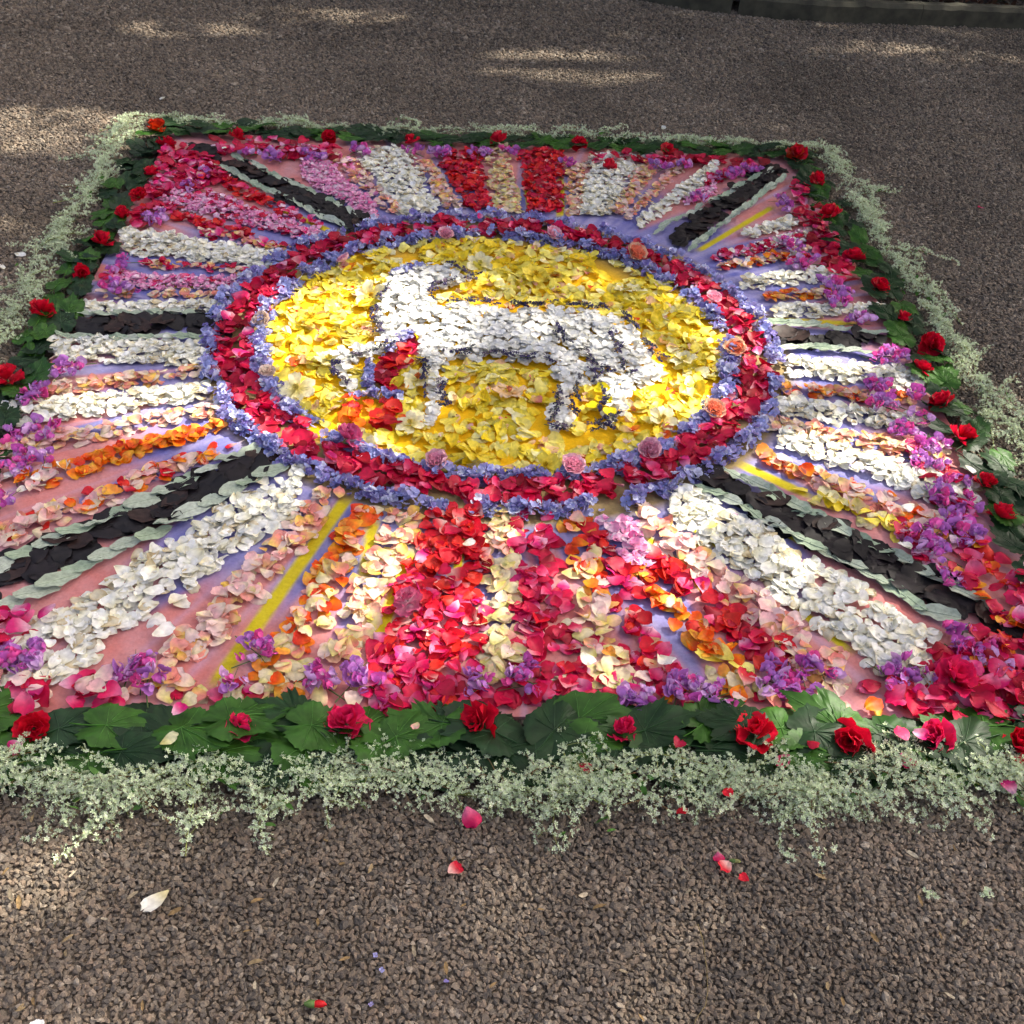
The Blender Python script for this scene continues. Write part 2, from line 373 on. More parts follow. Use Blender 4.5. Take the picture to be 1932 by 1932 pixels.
# kind: list of (weight, base colour, tip colour, edge colour or None)
PAL = {
 'white':   [(5, (246, 243, 220), (252, 251, 244), None), (3, (242, 238, 206), (249, 249, 240), None), (2, (240, 230, 190), (249, 244, 224), None), (1, (214, 196, 150), (230, 222, 196), (205, 180, 135))],
 'lamb':    [(4, (248, 247, 236), (255, 255, 253), None), (2, (246, 244, 228), (254, 254, 248), None)],
 'yellow':  [(3, (248, 226, 60), (251, 234, 98), None), (4, (249, 231, 92), (253, 240, 138), None), (2.6, (250, 238, 146), (254, 247, 196), None), (2.5, (247, 212, 24), (251, 224, 50), None), (1.2, (240, 214, 110), (243, 196, 150), None)],
 'cream':   [(4, (226, 214, 110), (236, 222, 160), (232, 176, 160)), (3, (228, 220, 130), (238, 224, 184), None), (2, (222, 200, 90), (236, 190, 160), None)],
 'peach':   [(4, (244, 222, 140), (245, 172, 158), None), (3, (244, 206, 110), (244, 150, 136), None), (3, (240, 226, 156), (247, 200, 186), (244, 158, 148)), (1.5, (246, 208, 90), (246, 182, 110), None), (3, (246, 230, 182), (249, 220, 206), None)],
 'lightpink': [(4, (236, 220, 196), (238, 186, 186), None), (3, (238, 214, 190), (236, 206, 204), None), (2, (236, 180, 120), (238, 160, 150), None)],
 'orange':  [(4, (240, 150, 20), (238, 84, 14), None), (3, (242, 170, 30), (240, 120, 16), None), (2, (244, 190, 60), (240, 150, 60), None), (1.5, (236, 90, 20), (230, 50, 24), None)],
 'red':     [(4, (196, 14, 40), (216, 10, 42), None), (2, (222, 60, 44), (230, 36, 26), None), (2, (236, 190, 180), (222, 26, 52), None), (2, (170, 6, 26), (192, 8, 30), None)],
 'crimson': [(4, (228, 110, 150), (216, 16, 90), None), (4, (180, 6, 50), (204, 10, 68), None), (3, (238, 180, 204), (224, 36, 124), None), (1, (150, 2, 32), (172, 6, 46), None), (1.5, (238, 196, 210), (232, 110, 156), None)],
 'ring':    [(5, (166, 2, 40), (192, 5, 52), None), (3, (196, 16, 60), (214, 12, 70), None), (1.6, (236, 160, 170), (226, 36, 90), None), (1, (140, 0, 24), (158, 2, 30), None)],
 'lilac':   [(4, (236, 170, 206), (230, 134, 184), None), (3, (240, 200, 218), (236, 162, 200), None), (3, (228, 184, 214), (240, 214, 226), None), (1, (214, 80, 140), (222, 100, 160), None)],
}
SHAPE = {  # length, width, scale spread
 'white': (0.036, 0.032), 'lamb': (0.036, 0.033), 'yellow': (0.050, 0.038), 'cream': (0.044, 0.038), 'peach': (0.038, 0.034), 'lightpink': (0.042, 0.038),
 'orange': (0.040, 0.036), 'red': (0.042, 0.040), 'crimson': (0.044, 0.042), 'ring': (0.046, 0.042), 'lilac': (0.026, 0.026)}
NAMES = {'lamb': 'snow_white_petal', 'white': 'white_petal', 'yellow': 'yellow_petal', 'cream': 'cream_petal', 'peach': 'peach_petal', 'lightpink': 'pale_pink_petal', 'orange': 'orange_petal',
         'red': 'red_petal', 'crimson': 'crimson_petal', 'ring': 'dark_red_petal', 'lilac': 'lilac_pink_petal'}
TEXT = {'lamb': 'pure white', 'white': 'white', 'yellow': 'pale yellow', 'cream': 'cream', 'peach': 'peach pink', 'lightpink': 'pale pink', 'orange': 'orange', 'red': 'bright red',
        'crimson': 'crimson pink', 'ring': 'deep red', 'lilac': 'lilac pink'}
TM = {}
for kd, pal in PAL.items():
    Ln, Wd = SHAPE[kd]; L_ = []
    for i in range(30):
        wts = [q[0] for q in pal]; q = random.choices(pal, wts)[0]
        e = s2l(q[3]) if q[3] else None
        f = uni(0.86, 1.06)
        c0 = np.array(s2l(q[1])) * f; c1 = np.array(s2l(q[2])) * f
        tall = uni(0.85, 1.15) * (1.25 if kd == 'yellow' and rnd() < 0.4 else 1)
        T = petal(Ln * tall, Wd * uni(0.8, 1.08), cup=random.choice((-1, 1, 1)) * uni(0.03, 0.30), curl=gauss(0, 0.4), wave=uni(0.03, 0.13) * (2.2 if kd in ('lilac', 'yellow') else 1),
                  notch=uni(0, 0.07), peak=uni(0.55, 0.68), c0=c0, c1=c1, edge=e, spot=0.03 if kd == 'white' else 0.01)
        L_.append(T)
    TM[kd] = L_
MESHES = {}
def tmesh(kd, i, mat=M_PETAL):
    if (kd, i) not in MESHES:
        T = TM[kd][i]; MESHES[kd, i] = mesh_np(NAMES.get(kd, kd), T.V, T.F, T.C, mat)
    return MESHES[kd, i]

PLACED = {}                                 # kind -> list of (apparent size, variant, matrix, label, group)
def place(kd, x, y, z, tilt=0.3, s=1.0, where='', rotz=None, flip=0.12):
    rz = uni(0, 6.283) if rotz is None else rotz
    rx = gauss(0, tilt); ry = gauss(0, tilt)
    if rnd() < flip: rx += math.pi
    s *= uni(0.68, 1.2)
    mw = trs(x, y, z, (rx, ry, rz), s)
    d = math.dist((x, y, z), CAM)
    PLACED.setdefault(kd, []).append((s * SHAPE.get(kd, (0.014,))[0] / d, random.randrange(len(TM[kd])), mw, where))

ZB = 0.010
def clock(q):
    k = int(round((math.pi / 2 - q) / (math.pi / 6))) % 12 or 12
    return ['one', 'two', 'three', 'four', 'five', 'six', 'seven', 'eight', 'nine', 'ten', 'eleven', 'twelve'][k - 1] + " o'clock"
def pick(mix):
    ks = list(mix); return random.choices(ks, [mix[k] for k in ks])[0]

def strip(where, p0, p1, w0, w1, mix0, mix1=None, cover=2.0, h=0.012, tilt=0.20, size=0.92, out_bias=0.0):
    (x0, y0), (x1, y1) = p0, p1
    ver = abs(x1 - x0) > abs(y1 - y0)
    o0 = (0, w0 / 2) if ver else (w0 / 2, 0); o1 = (0, w1 / 2) if ver else (w1 / 2, 0)
    A = ground(x0 - o0[0], y0 - o0[1], ZB); B = ground(x0 + o0[0], y0 + o0[1], ZB)
    D = ground(x1 - o1[0], y1 - o1[1], ZB); E_ = ground(x1 + o1[0], y1 + o1[1], ZB)
    if (D[1] + E_[1]) / 2 > 0.75: D, E_ = D + (D - A) * .09, E_ + (E_ - B) * .09
    elif D[0] > .85 and p0[0] > 1300 and D[1] > -.75: D, E_ = D + (D - A) * .07, E_ + (E_ - B) * .07
    area = 0.5 * abs((E_ - A)[0] * (D - B)[1] - (E_ - A)[1] * (D - B)[0])
    mix1 = mix1 or mix0
    wa, wb = np.linalg.norm(B - A), np.linalg.norm(E_ - D)
    if (A + B + D + E_)[1] / 4 > -0.55: size *= (.80 if (A + B + D + E_)[1] / 4 > -.25 else .86)
    l0 = SHAPE[next(iter(mix0))]; pa = l0[0] * l0[1] * 0.62 * size * size
    n_ = max(3, int(area / pa * cover * 1.3))
    ph = uni(0, 6.28)
    for _ in range(n_):
        while True:
            u = rnd()
            if rnd() < (wa + (wb - wa) * u) / max(wa, wb): break
        v = rnd(); e = 0.05 * math.sin(u * 17 + ph)
        vv = 0.5 + (v - 0.5) * (1.0 + gauss(0, 0.10)) + e
        P = (A * (1 - u) + D * u) * (1 - vv) + (B * (1 - u) + E_ * u) * vv
        prof = max(0.0, 1 - (2 * abs(v - 0.5)) ** 2)
        kd = pick(mix1 if rnd() < u else mix0)
        place(kd, P[0], P[1], ZB + 0.005 + rnd() * (0.004 + h * prof), tilt, size, ('inner end', 'middle', 'outer end')[min(2, int(u * 3))] + ' of ' + where)

def patch(where, poly, mix, cover=1.8, h=0.012, tilt=0.24, size=0.95, avoid=()):
    W_ = [ground(*q, ZB) for q in poly]
    xs, ys = [q[0] for q in W_], [q[1] for q in W_]
    AV = [[ground(*q, ZB) for q in a_] for a_ in avoid]
    l0 = SHAPE[next(iter(mix))]; pa = l0[0] * l0[1] * 0.62 * size * size
    n_ = int((max(xs) - min(xs)) * (max(ys) - min(ys)) / pa * cover)
    for _ in range(n_):
        x, y = uni(min(xs), max(xs)), uni(min(ys), max(ys))
        if not in_poly(W_, x, y) or any(in_poly(q, x, y) for q in AV): continue
        if avoid and near_outline(x, y) < .007: continue
        wh = where if not avoid else ('head and neck' if y > .09 and x < -.05 else 'front legs' if y < -.13 and x < 0 else 'hind legs' if y < -.13 else 'shoulder and chest' if x < -.05 else 'back and rump') + ' of the white lamb'
        place(pick(mix), x, y, ZB + 0.005 + rnd() * h, tilt, size, wh)

# ------------------------------------------------------------------ painted board (polar sheet)
CX, CY = -0.006, -0.036; EX, EY = 1.016, 0.972        # the ring is slightly oval
YL = [((655, 945), (420, 1280), .014), ((705, 985), (690, 1085), .013), ((777, 1046), (709, 1223), .013), ((1388, 879), (1508, 934), .014), ((1310, 1006), (1440, 1092), .012),
      ((1425, 980), (1510, 1030), .010), ((1323, 475), (1456, 396), .010), ((1057, 345), (1057, 408), .014), ((1470, 608), (1600, 616), .012), ((1230, 1030), (1330, 1120), .012),
      ((990, 345), (1000, 400), .010), ((300, 545), (430, 548), .010), ((620, 440), (540, 405), .012), ((1450, 1110), (1600, 1235), .010), ((870, 1010), (860, 1120), .010)]
YW = [(ground(*a_), ground(*b_), w_) for a_, b_, w_ in YL]
na, nr = 1200, 46
RS = np.concatenate([np.linspace(0.02, 0.60, 6), np.linspace(0.62, 2.0, nr - 6)])
BX, BY = HX - 0.045, HY - 0.025
TH = np.linspace(0, 2 * np.pi, na, endpoint=False)
pink, blue, lav, yel, orng, tan = (np.array(s2l(c)) for c in ((196, 112, 104), (88, 94, 168), (160, 154, 192), (196, 178, 14), (238, 184, 20), (140, 120, 76)))
V = np.zeros((na, nr, 3)); C = np.zeros((na, nr, 3)); CH = np.zeros((na, nr))
edge_r = np.minimum(BX / np.maximum(np.abs(np.cos(TH)), 1e-6), BY / np.maximum(np.abs(np.sin(TH)), 1e-6))
ang = RNG.normal(0, 1, na); kern = np.hanning(15); kern /= kern.sum()
ang = np.convolve(np.concatenate([ang[-20:], ang, ang[:20]]), kern, 'same')[20:-20]; ang /= ang.std()
ang2 = np.convolve(RNG.normal(0, 1, na + 40), np.hanning(7) / np.hanning(7).sum(), 'same')[20:-20]; ang2 /= ang2.std()
for j, R_ in enumerate(RS):
    rr = np.minimum(R_, edge_r)
    if j == nr - 1: rr = edge_r
    x, y = CX * 0 + rr * np.cos(TH), rr * np.sin(TH)
    V[:, j] = np.stack([x, y, np.full(na, ZB)], 1)
    k = np.clip((rr - (1.0 + 0.09 * ang)) / 0.16, 0, 1)[:, None]; k = k * k * (3 - 2 * k)
    c = (blue * (1 - np.clip(ang2 * 0.25 + 0.12, 0, 0.8))[:, None] + lav * np.clip(ang2 * 0.25 + 0.12, 0, 0.8)[:, None]) * (1 - k) + pink * k
    wl = np.clip(ang2 * 0.3 - 0.1, 0, 0.6)[:, None] * k; c = c * (1 - wl) + lav * 1.15 * wl
    ch = np.ones(na)
    for a_, b_, w_ in YW:
        ab = b_ - a_; tpar = np.clip(((x - a_[0]) * ab[0] + (y - a_[1]) * ab[1]) / (ab @ ab), 0, 1)
        dd = np.hypot(x - a_[0] - tpar * ab[0], y - a_[1] - tpar * ab[1]); q = np.clip((w_ * 1.35 - dd) / (w_ * 0.5), 0, 1)[:, None]
        c = c * (1 - q) + yel * q; ch *= 1 - q[:, 0] * 0.9
    inn = (np.hypot((x - CX) / EX, (y - CY) / EY) < 0.63)
    rg = (np.hypot((x - CX) / EX, (y - CY) / EY) < 0.80) & ~inn
    c[inn] = orng; c[rg] = tan; ch[inn] = 0; ch[rg] = 0.2
    C[:, j] = c; CH[:, j] = ch
F = []
idx = np.arange(na * nr).reshape(na, nr); i2 = np.roll(idx, -1, 0)
F = np.stack([idx[:, :-1], idx[:, 1:], i2[:, 1:], i2[:, :-1]], -1).reshape(-1, 4)
Vf = V.reshape(-1, 3)
me = mesh_np('painted_board', np.concatenate([Vf, V[:, -1] * [1, 1, 0] + [0, 0, 0.001]]), np.concatenate([F, np.stack([idx[:, -1], np.arange(na) + na * nr, np.roll(np.arange(na) + na * nr, -1), i2[:, -1]], 1)]),
             np.concatenate([C.reshape(-1, 3), C[:, -1]]), M_BOARD, False)
a = me.attributes.new('Chalk', 'FLOAT', 'POINT'); a.data.foreach_set('value', np.concatenate([CH.ravel(), CH[:, -1]]).astype(np.float32))
cap = link('painted_board', me, label='flat board painted with pink, blue and yellow rays under the petals', cat='board')
# close the pin hole at the pole
cm = mesh_np('painted_disc', np.array([(0.03 * math.cos(q), 0.03 * math.sin(q), ZB + 0.002) for q in np.linspace(0, 6.283, 12, endpoint=False)]), np.array([list(range(12))]), np.tile(orng, (12, 1)), M_BOARD, False)
link('painted_disc', cm, cap)

# ------------------------------------------------------------------ rays of petals
W = {'white': 1}
S = strip
S('broad red ray in the middle of the front', (860, 968), (795, 1335), 110, 215, {'red': 1}, {'crimson': .62, 'red': .38}, 2.3)
S('cream ray running down the middle of the front', (945, 965), (945, 1290), 55, 72, {'cream': .75, 'peach': .25}, None, 2.4)
S('crimson ray right of the front cream ray', (1000, 975), (1055, 1335), 70, 150, {'crimson': .8, 'red': .2}, {'crimson': .78, 'ring': .15, 'white': .07}, 1.75)
S('mixed pale ray right of the front crimson ray', (1085, 985), (1160, 1325), 50, 90, {'orange': .5, 'peach': .5}, {'cream': .5, 'lightpink': .3, 'crimson': .2}, 1.7)
S('thin red ray at the front right of centre', (1120, 1000), (1255, 1310), 40, 100, {'red': .7, 'crimson': .3}, {'crimson': .7, 'lightpink': .2, 'red': .1}, 1.5)
S('lilac ray end below the ring at the front', (1160, 982), (1205, 1075), 60, 60, {'lilac': 1}, None, 2.2)
S('orange and yellow ray at the front right', (1190, 1070), (1420, 1320), 42, 88, {'orange': .8, 'red': .2}, {'orange': .6, 'cream': .3, 'yellow': .1}, 2.0)
S('red ray left of the pale pink front right ray', (1228, 1055), (1490, 1265), 40, 90, {'red': .8, 'crimson': .2}, {'crimson': .8, 'red': .2}, 1.6)
S('pale pink and peach ray at the front right', (1205, 975), (1590, 1290), 58, 95, {'lightpink': .8, 'peach': .2}, {'peach': .7, 'lightpink': .3}, 2.0)
S('broad white ray at the front right', (1268, 945), (1765, 1272), 88, 145, W, None, 2.5)
S('pale yellow streak above the front right dark ray', (1505, 932), (1690, 1000), 16, 32, {'yellow': .7, 'cream': .3}, None, 2.2)
S('lilac streak ending above the front right dark ray', (1685, 1005), (1765, 1055), 34, 60, {'lilac': .7, 'crimson': .3}, None, 1.7)
S('peach ray under the lowest right white ray', (1425, 862), (1800, 1012), 22, 60, {'peach': .7, 'orange': .3}, {'lightpink': .45, 'peach': .4, 'orange': .15}, 2.0)
S('long white ray lowest on the right', (1470, 828), (1815, 937), 36, 58, W, None, 2.6)
S('peach ray between the lower right white rays', (1438, 800), (1760, 862), 20, 32, {'peach': 1}, None, 2.2)
S('shaded white ray in the middle of the right side', (1463, 768), (1715, 801), 32, 30, W, None, 2.4)
S('thin peach ray below the sunlit right white ray', (1476, 738), (1718, 756), 16, 22, {'peach': .8, 'orange': .2}, None, 2.1)
S('sunlit white ray just below the right dark ray', (1482, 692), (1728, 722), 34, 36, W, None, 2.6)
S('white ray just above the right dark ray', (1457, 590), (1652, 588), 22, 18, W, None, 2.5)
S('orange and peach ray upper right', (1440, 565), (1575, 556), 12, 15, {'peach': .6, 'orange': .4}, None, 2.2)
S('white ray upper right', (1398, 536), (1570, 522), 20, 24, W, None, 2.5)
S('peach ray below the yellow line upper right', (1355, 510), (1515, 480), 12, 18, {'peach': .6, 'orange': .4}, {'peach': .5, 'white': .3, 'crimson': .2}, 2.1)
S('pink and white mixed ray upper right', (1345, 493), (1512, 450), 10, 24, {'lilac': .5, 'crimson': .5}, {'white': .5, 'lilac': .5}, 1.8)
S('short white ray below the upper right dark ray', (1400, 446), (1495, 424), 14, 20, W, None, 2.3)
S('white ray above the upper right dark ray', (1205, 426), (1340, 328), 22, 32, W, None, 2.3)
S('pink heap above the upper right dark ray', (1290, 386), (1345, 360), 14, 20, {'lilac': 1}, None, 2.2)
S('peach and yellow ray at the back right', (1160, 408), (1222, 322), 26, 38, {'peach': .6, 'lightpink': .4}, {'peach': .6, 'cream': .4}, 2.0)
S('broad white ray at the back right', (1118, 410), (1160, 305), 66, 92, W, None, 2.4)
S('thin peach ray at the back right of centre', (1080, 408), (1088, 318), 28, 30, {'peach': 1}, None, 1.9)
S('red ray at the back, right of the cream ray', (1030, 404), (1020, 296), 60, 75, {'red': .7, 'ring': .3}, None, 2.2)
S('cream ray in the middle of the back', (958, 404), (938, 290), 52, 38, {'cream': .6, 'peach': .4}, None, 2.1)
S('red ray at the back, left of the cream ray', (905, 398), (866, 297), 48, 76, {'red': .7, 'ring': .3}, None, 2.1)
S('peach ray at the back left of centre', (856, 396), (802, 315), 36, 34, {'peach': .8, 'lightpink': .2}, None, 1.7)
S('broad white ray at the back left', (795, 407), (724, 294), 70, 98, W, None, 2.4)
S('peach and pink ray at the back left', (745, 403), (652, 308), 30, 46, {'lightpink': .5, 'peach': .5}, {'peach': .6, 'lilac': .4}, 1.8)
S('lilac ray above the upper left dark ray', (712, 408), (580, 312), 36, 66, {'lilac': 1}, None, 2.2)
S('pink tip below the upper left dark ray', (605, 428), (530, 398), 12, 18, {'crimson': .5, 'lilac': .5}, None, 2.0)
S('red ray below the upper left dark ray', (535, 400), (405, 337), 18, 24, {'red': .85, 'crimson': .15}, None, 2.2)
S('broad lilac ray upper left', (602, 450), (310, 370), 24, 36, {'lilac': .9, 'crimson': .1}, None, 2.4)
S('red ray above the upper left white ray', (478, 449), (318, 407), 12, 16, {'red': .6, 'crimson': .4}, None, 2.2)
S('pink and peach ray above upper left white ray', (566, 478), (376, 442), 16, 10, {'peach': .5, 'lilac': .3, 'crimson': .2}, None, 2.0)
S('broad white ray upper left', (525, 496), (232, 455), 34, 46, W, None, 2.7)
S('thin peach ray below the upper left white ray', (474, 517), (270, 501), 9, 11, {'peach': .6, 'crimson': .4}, None, 1.8)
S('lilac ray above the left dark ray', (465, 541), (195, 533), 20, 28, {'lilac': .9, 'crimson': .1}, None, 2.3)
S('thin peach ray above the left dark ray', (440, 558), (190, 562), 8, 8, {'peach': 1}, None, 1.8)
S('thin white ray just above the left dark ray', (415, 581), (140, 588), 20, 20, W, None, 2.4)
S('broad white ray just below the left dark ray', (388, 672), (100, 661), 44, 44, W, None, 2.7)
S('peach ray below the broad white ray on the left', (412, 700), (85, 742), 16, 26, {'peach': 1}, None, 1.9)
S('white ray in the middle of the left side', (395, 741), (0, 790), 32, 42, W, None, 2.6)
S('peach ray above the left orange ray', (424, 772), (-10, 858), 20, 28, {'peach': .8, 'lightpink': .2}, None, 1.9)
S('bright orange ray on the left', (420, 804), (140, 886), 20, 34, {'orange': 1}, None, 2.3)
S('pale outer end of the orange ray on the left', (130, 890), (-70, 945), 40, 50, {'lightpink': .5, 'orange': .3, 'white': .2}, None, 1.5)
S('peach ray above the front left dark ray', (466, 832), (-70, 1045), 16, 60, {'peach': .6, 'red': .2, 'orange': .2}, {'lightpink': .7, 'peach': .3}, 1.75)
S('broad white ray at the front left', (572, 918), (10, 1288), 82, 150, W, None, 2.4)
S('peach ray right of the front left white ray', (636, 928), (290, 1305), 60, 105, {'peach': .7, 'lightpink': .3}, None, 1.75)
S('orange to yellow ray at the front left', (692, 962), (505, 1312), 46, 95, {'orange': .8, 'peach': .2}, {'cream': .55, 'peach': .3, 'orange': .15}, 1.9)
S('peach ray left of the broad red front ray', (768, 972), (640, 1248), 58, 76, {'peach': .8, 'cream': .2}, None, 2.1)
S('peach streak left of the upper right white ray', (1183, 416), (1275, 322), 14, 26, {'peach': .6, 'lightpink': .4}, None, 1.9)
S('pink streak right of the back right white ray', (1330, 345), (1420, 322), 14, 12, {'lilac': .7, 'crimson': .3}, None, 2.0)
S('thin lilac streak below the upper left red ray', (560, 432), (400, 372), 8, 10, {'lilac': .6, 'crimson': .4}, None, 1.8)
# heaps along the outer edge
P = patch
P('purple-pink row along the lower right edge', [(1700, 838), (1760, 850), (1800, 905), (1830, 960), (1850, 1050), (1800, 1060), (1770, 960), (1730, 880)], {'crimson': .65, 'lilac': .35}, 1.7, .02)
P('crimson heap in the front right corner', [(1640, 1315), (1700, 1285), (1790, 1215), (1960, 1180), (1990, 1400), (1730, 1350), (1640, 1345)], {'crimson': .78, 'orange': .08, 'ring': .14}, 2.6, .028, .3, .98)
P('red heap at the outer end of the front right dark ray', [(1790, 1080), (1835, 1030), (1960, 1090), (1990, 1240), (1880, 1190)], {'crimson': .6, 'red': .22, 'orange': .18}, 2.3, .028, .3, .98)
P('crimson heap on the left edge below the dark ray', [(-60, 1175), (40, 1150), (120, 1165), (60, 1215), (-60, 1260)], {'crimson': 1}, 2.2, .026, .3, 1.0)
P('pale scatter in the front left corner', [(-60, 1250), (80, 1255), (70, 1300), (-60, 1320)], {'white': .6, 'lightpink': .4}, 1.6, .014)
P('crimson row along the front left edge', [(-60, 1290), (60, 1285), (250, 1290), (270, 1335), (-60, 1350)], {'crimson': .75, 'lightpink': .25}, 2.0, .02, .25, 1.0)
P('crimson row along the front edge', [(690, 1300), (900, 1300), (1180, 1300), (1250, 1335), (690, 1345)], {'crimson': .85, 'ring': .15}, 1.3, .018, .25, .95)
P('peach and pink scatter along the front left edge', [(250, 1290), (690, 1295), (690, 1340), (250, 1335)], {'peach': .4, 'cream': .3, 'crimson': .2, 'orange': .1}, .9, .012)
P('mixed scatter along the front right edge', [(1240, 1295), (1640, 1300), (1660, 1350), (1240, 1345)], {'crimson': .45, 'lightpink': .2, 'peach': .2, 'orange': .15}, 1.0, .012)
P('crimson heap in the back left corner', [(312, 288), (375, 288), (400, 310), (450, 345), (400, 352), (340, 372), (270, 405), (290, 350)], {'crimson': .85, 'red': .15}, 2.6, .03)
P('crimson row along the back left edge', [(395, 272), (560, 280), (640, 290), (640, 305), (470, 300), (400, 290)], {'crimson': .7, 'lilac': .3}, 2.2, .03)
P('dark red row along the back right edge', [(1110, 300), (1260, 303), (1440, 310), (1440, 322), (1260, 318), (1110, 312)], {'ring': .7, 'crimson': .3}, 2.0, .025)
P('dark red row along the upper right edge', [(1480, 345), (1510, 345), (1560, 430), (1600, 500), (1615, 545), (1580, 540), (1530, 470), (1495, 400)], {'ring': .6, 'crimson': .4}, 1.9, .025)
P('magenta row along the upper left edge', [(262, 396), (330, 392), (310, 420), (240, 440)], {'crimson': .8, 'lilac': .2}, 2.0, .03)

# ------------------------------------------------------------------ the lamb disc (traced once, in survey pixels)
def c5(q): return (q[0] * 0.48827 + 471.7, q[1] * 0.48827 + 424.5)
LAMB = [c5(q) for q in [(560, 195), (650, 175), (760, 185), (850, 235), (790, 250), (700, 265), (690, 300), (730, 325), (900, 345), (1050, 355), (1200, 345), (1330, 365), (1440, 400), (1500, 455), (1540, 530), (1590, 570),
        (1560, 620), (1480, 650), (1440, 700), (1450, 740), (1390, 800), (1350, 790), (1370, 700), (1380, 650), (1330, 620), (1260, 640), (1240, 700), (1250, 780), (1190, 830), (1140, 810), (1160, 720), (1200, 660), (1170, 580),
        (1100, 545), (950, 545), (800, 530), (760, 560), (745, 650), (745, 720), (720, 790), (688, 780), (690, 640), (690, 560), (650, 510), (600, 480), (500, 510), (400, 545), (375, 600), (410, 650), (360, 660), (335, 590), (320, 515), (400, 498),
        (490, 475), (510, 440), (485, 380), (495, 340), (525, 280), (535, 230)]]
FLAG = [c5(q) for q in [(645, 440), (672, 470), (610, 540), (570, 620), (540, 672), (478, 660), (478, 570), (545, 520), (560, 480)]]
FLAME = [c5(q) for q in [(345, 690), (480, 672), (575, 705), (570, 800), (480, 815), (330, 785), (385, 735)]]
disc = [(CX + 0.605 * math.cos(q), CY + 0.605 * math.sin(q)) for q in np.linspace(0, 6.283, 60, endpoint=False)]
OUTL = [('back of the lamb head', [(780, 185), (870, 240), (810, 250), (700, 270), (690, 310), (740, 330)]), ('top of the lamb back', [(740, 330), (900, 338), (1000, 350), (1060, 350), (1130, 350), (1330, 350), (1440, 385)]),
        ('rump of the lamb', [(1440, 385), (1500, 450), (1545, 520), (1580, 570)]), ('neck of the lamb', [(530, 275), (490, 340), (478, 400), (512, 462)]), ('belly of the lamb', [(770, 532), (890, 525), (1000, 545), (1180, 562)]),
        ('front leg of the lamb', [(662, 560), (672, 640), (685, 710)]), ('inner side of the front leg', [(745, 640), (742, 740), (700, 795)]), ('tail of the lamb', [(1190, 430), (1210, 490), (1290, 540), (1340, 600), (1480, 612)]),
        ('hip of the lamb', [(1395, 455), (1415, 520), (1455, 595)]), ('left hind foot', [(1160, 670), (1190, 705), (1150, 818), (1230, 830)]), ('right hind foot', [(1290, 832), (1390, 812), (1425, 735)]), ('inner edge of the left hind leg', [(1262, 640), (1245, 700), (1258, 780)]), ('left edge of the right hind leg', [(1345, 640), (1365, 710), (1348, 785)]),
        ('raised foreleg of the lamb', [(318, 540), (340, 620), (392, 680)]), ('underside of the raised foreleg', [(400, 552), (470, 528), (545, 500)])]
OSEG = []
for nm, pl in OUTL:
    W_ = [ground(*c5(q), ZB) for q in pl]; OSEG += list(zip(W_[:-1], W_[1:]))
OA = np.array([q[0] for q in OSEG]); OB = np.array([q[1] for q in OSEG]) - OA
def near_outline(x, y):
    t_ = np.clip(((x - OA[:, 0]) * OB[:, 0] + (y - OA[:, 1]) * OB[:, 1]) / (OB ** 2).sum(1), 0, 1)
    return np.hypot(x - OA[:, 0] - t_ * OB[:, 0], y - OA[:, 1] - t_ * OB[:, 1]).min()
LW = [ground(*q, ZB) for q in LAMB]; FW_ = [ground(*q, ZB) for q in FLAG]; MW = [ground(*q, ZB) for q in FLAME]
P('body of the white lamb', LAMB, {'lamb': 1}, 4.2, .028, .13, .80, [FLAG])
P('red flag held by the white lamb', FLAG, {'ring': .6, 'red': .4}, 2.6, .018, .2, 1.0)
P('orange red patch under the lamb flag', FLAME, {'red': .55, 'orange': .45}, 2.3, .018, .2, 1.0)
cnt = int(1.1 / (0.046 * 0.036 * 0.62) * 2.5)
for _ in range(cnt):
    r_, q = 0.608 * math.sqrt(rnd()), uni(0, 6.283); x, y = CX + r_ * EX * math.cos(q), CY + r_ * EY * math.sin(q)
    if in_poly(LW, x, y) or in_poly(FW_, x, y) or in_poly(MW, x, y): continue
    if near_outline(x, y) < .018: continue
    # bare painted gaps
    if math.sin(x * 9 + 1.3) * math.sin(y * 11 + .4) + 0.5 * math.sin(x * 23 + y * 17) > 1.08: continue
    place(pick({'yellow': .94, 'peach': .04, 'orange': .02}), x, y, ZB + 0.004 + rnd() * 0.010, 0.22, uni(0.64, 1.0), 'yellow disc around the white lamb towards ' + clock(q))
# dark red ring
n_ = int(2 * math.pi * 0.69 * 0.095 / (0.046 * 0.042 * 0.62) * 2.9)
for _ in range(n_):
    q = uni(0, 6.283); r_ = 0.690 + uni(-.043, .043) + gauss(0, .006)
    place('ring' if rnd() < 0.72 else 'crimson', CX + r_ * EX * math.cos(q), CY + r_ * EY * math.sin(q), ZB + 0.006 + rnd() * 0.020, 0.3, uni(.75, 1.05), 'red ring round the lamb disc near ' + clock(q))
# loose petals in the open and on the dark rays
for (kd, x, y, s) in [('white', 1700, 1052, 1), ('white', 1444, 1095, 1), ('white', 1490, 1085, .9), ('white', 300, 1190, 1.1), ('white', 315, 1215, 1.0), ('white', 885, 1045, .8), ('white', 1250, 1270, 1.2), ('white', 1105, 1265, 1.1), ('lightpink', 165, 1310, 1.2),
                      ('lightpink', 190, 1320, 1.1), ('lightpink', 205, 1295, 1.2), ('lightpink', 45, 1300, 1.2), ('crimson', 215, 1330, 1.0), ('yellow', 1340, 1012, .6), ('lilac', 1382, 990, .8)]:
    q = ground(x, y, ZB); place(kd, q[0], q[1], ZB + 0.034, 0.12, s, 'loose single petal on the painted board')

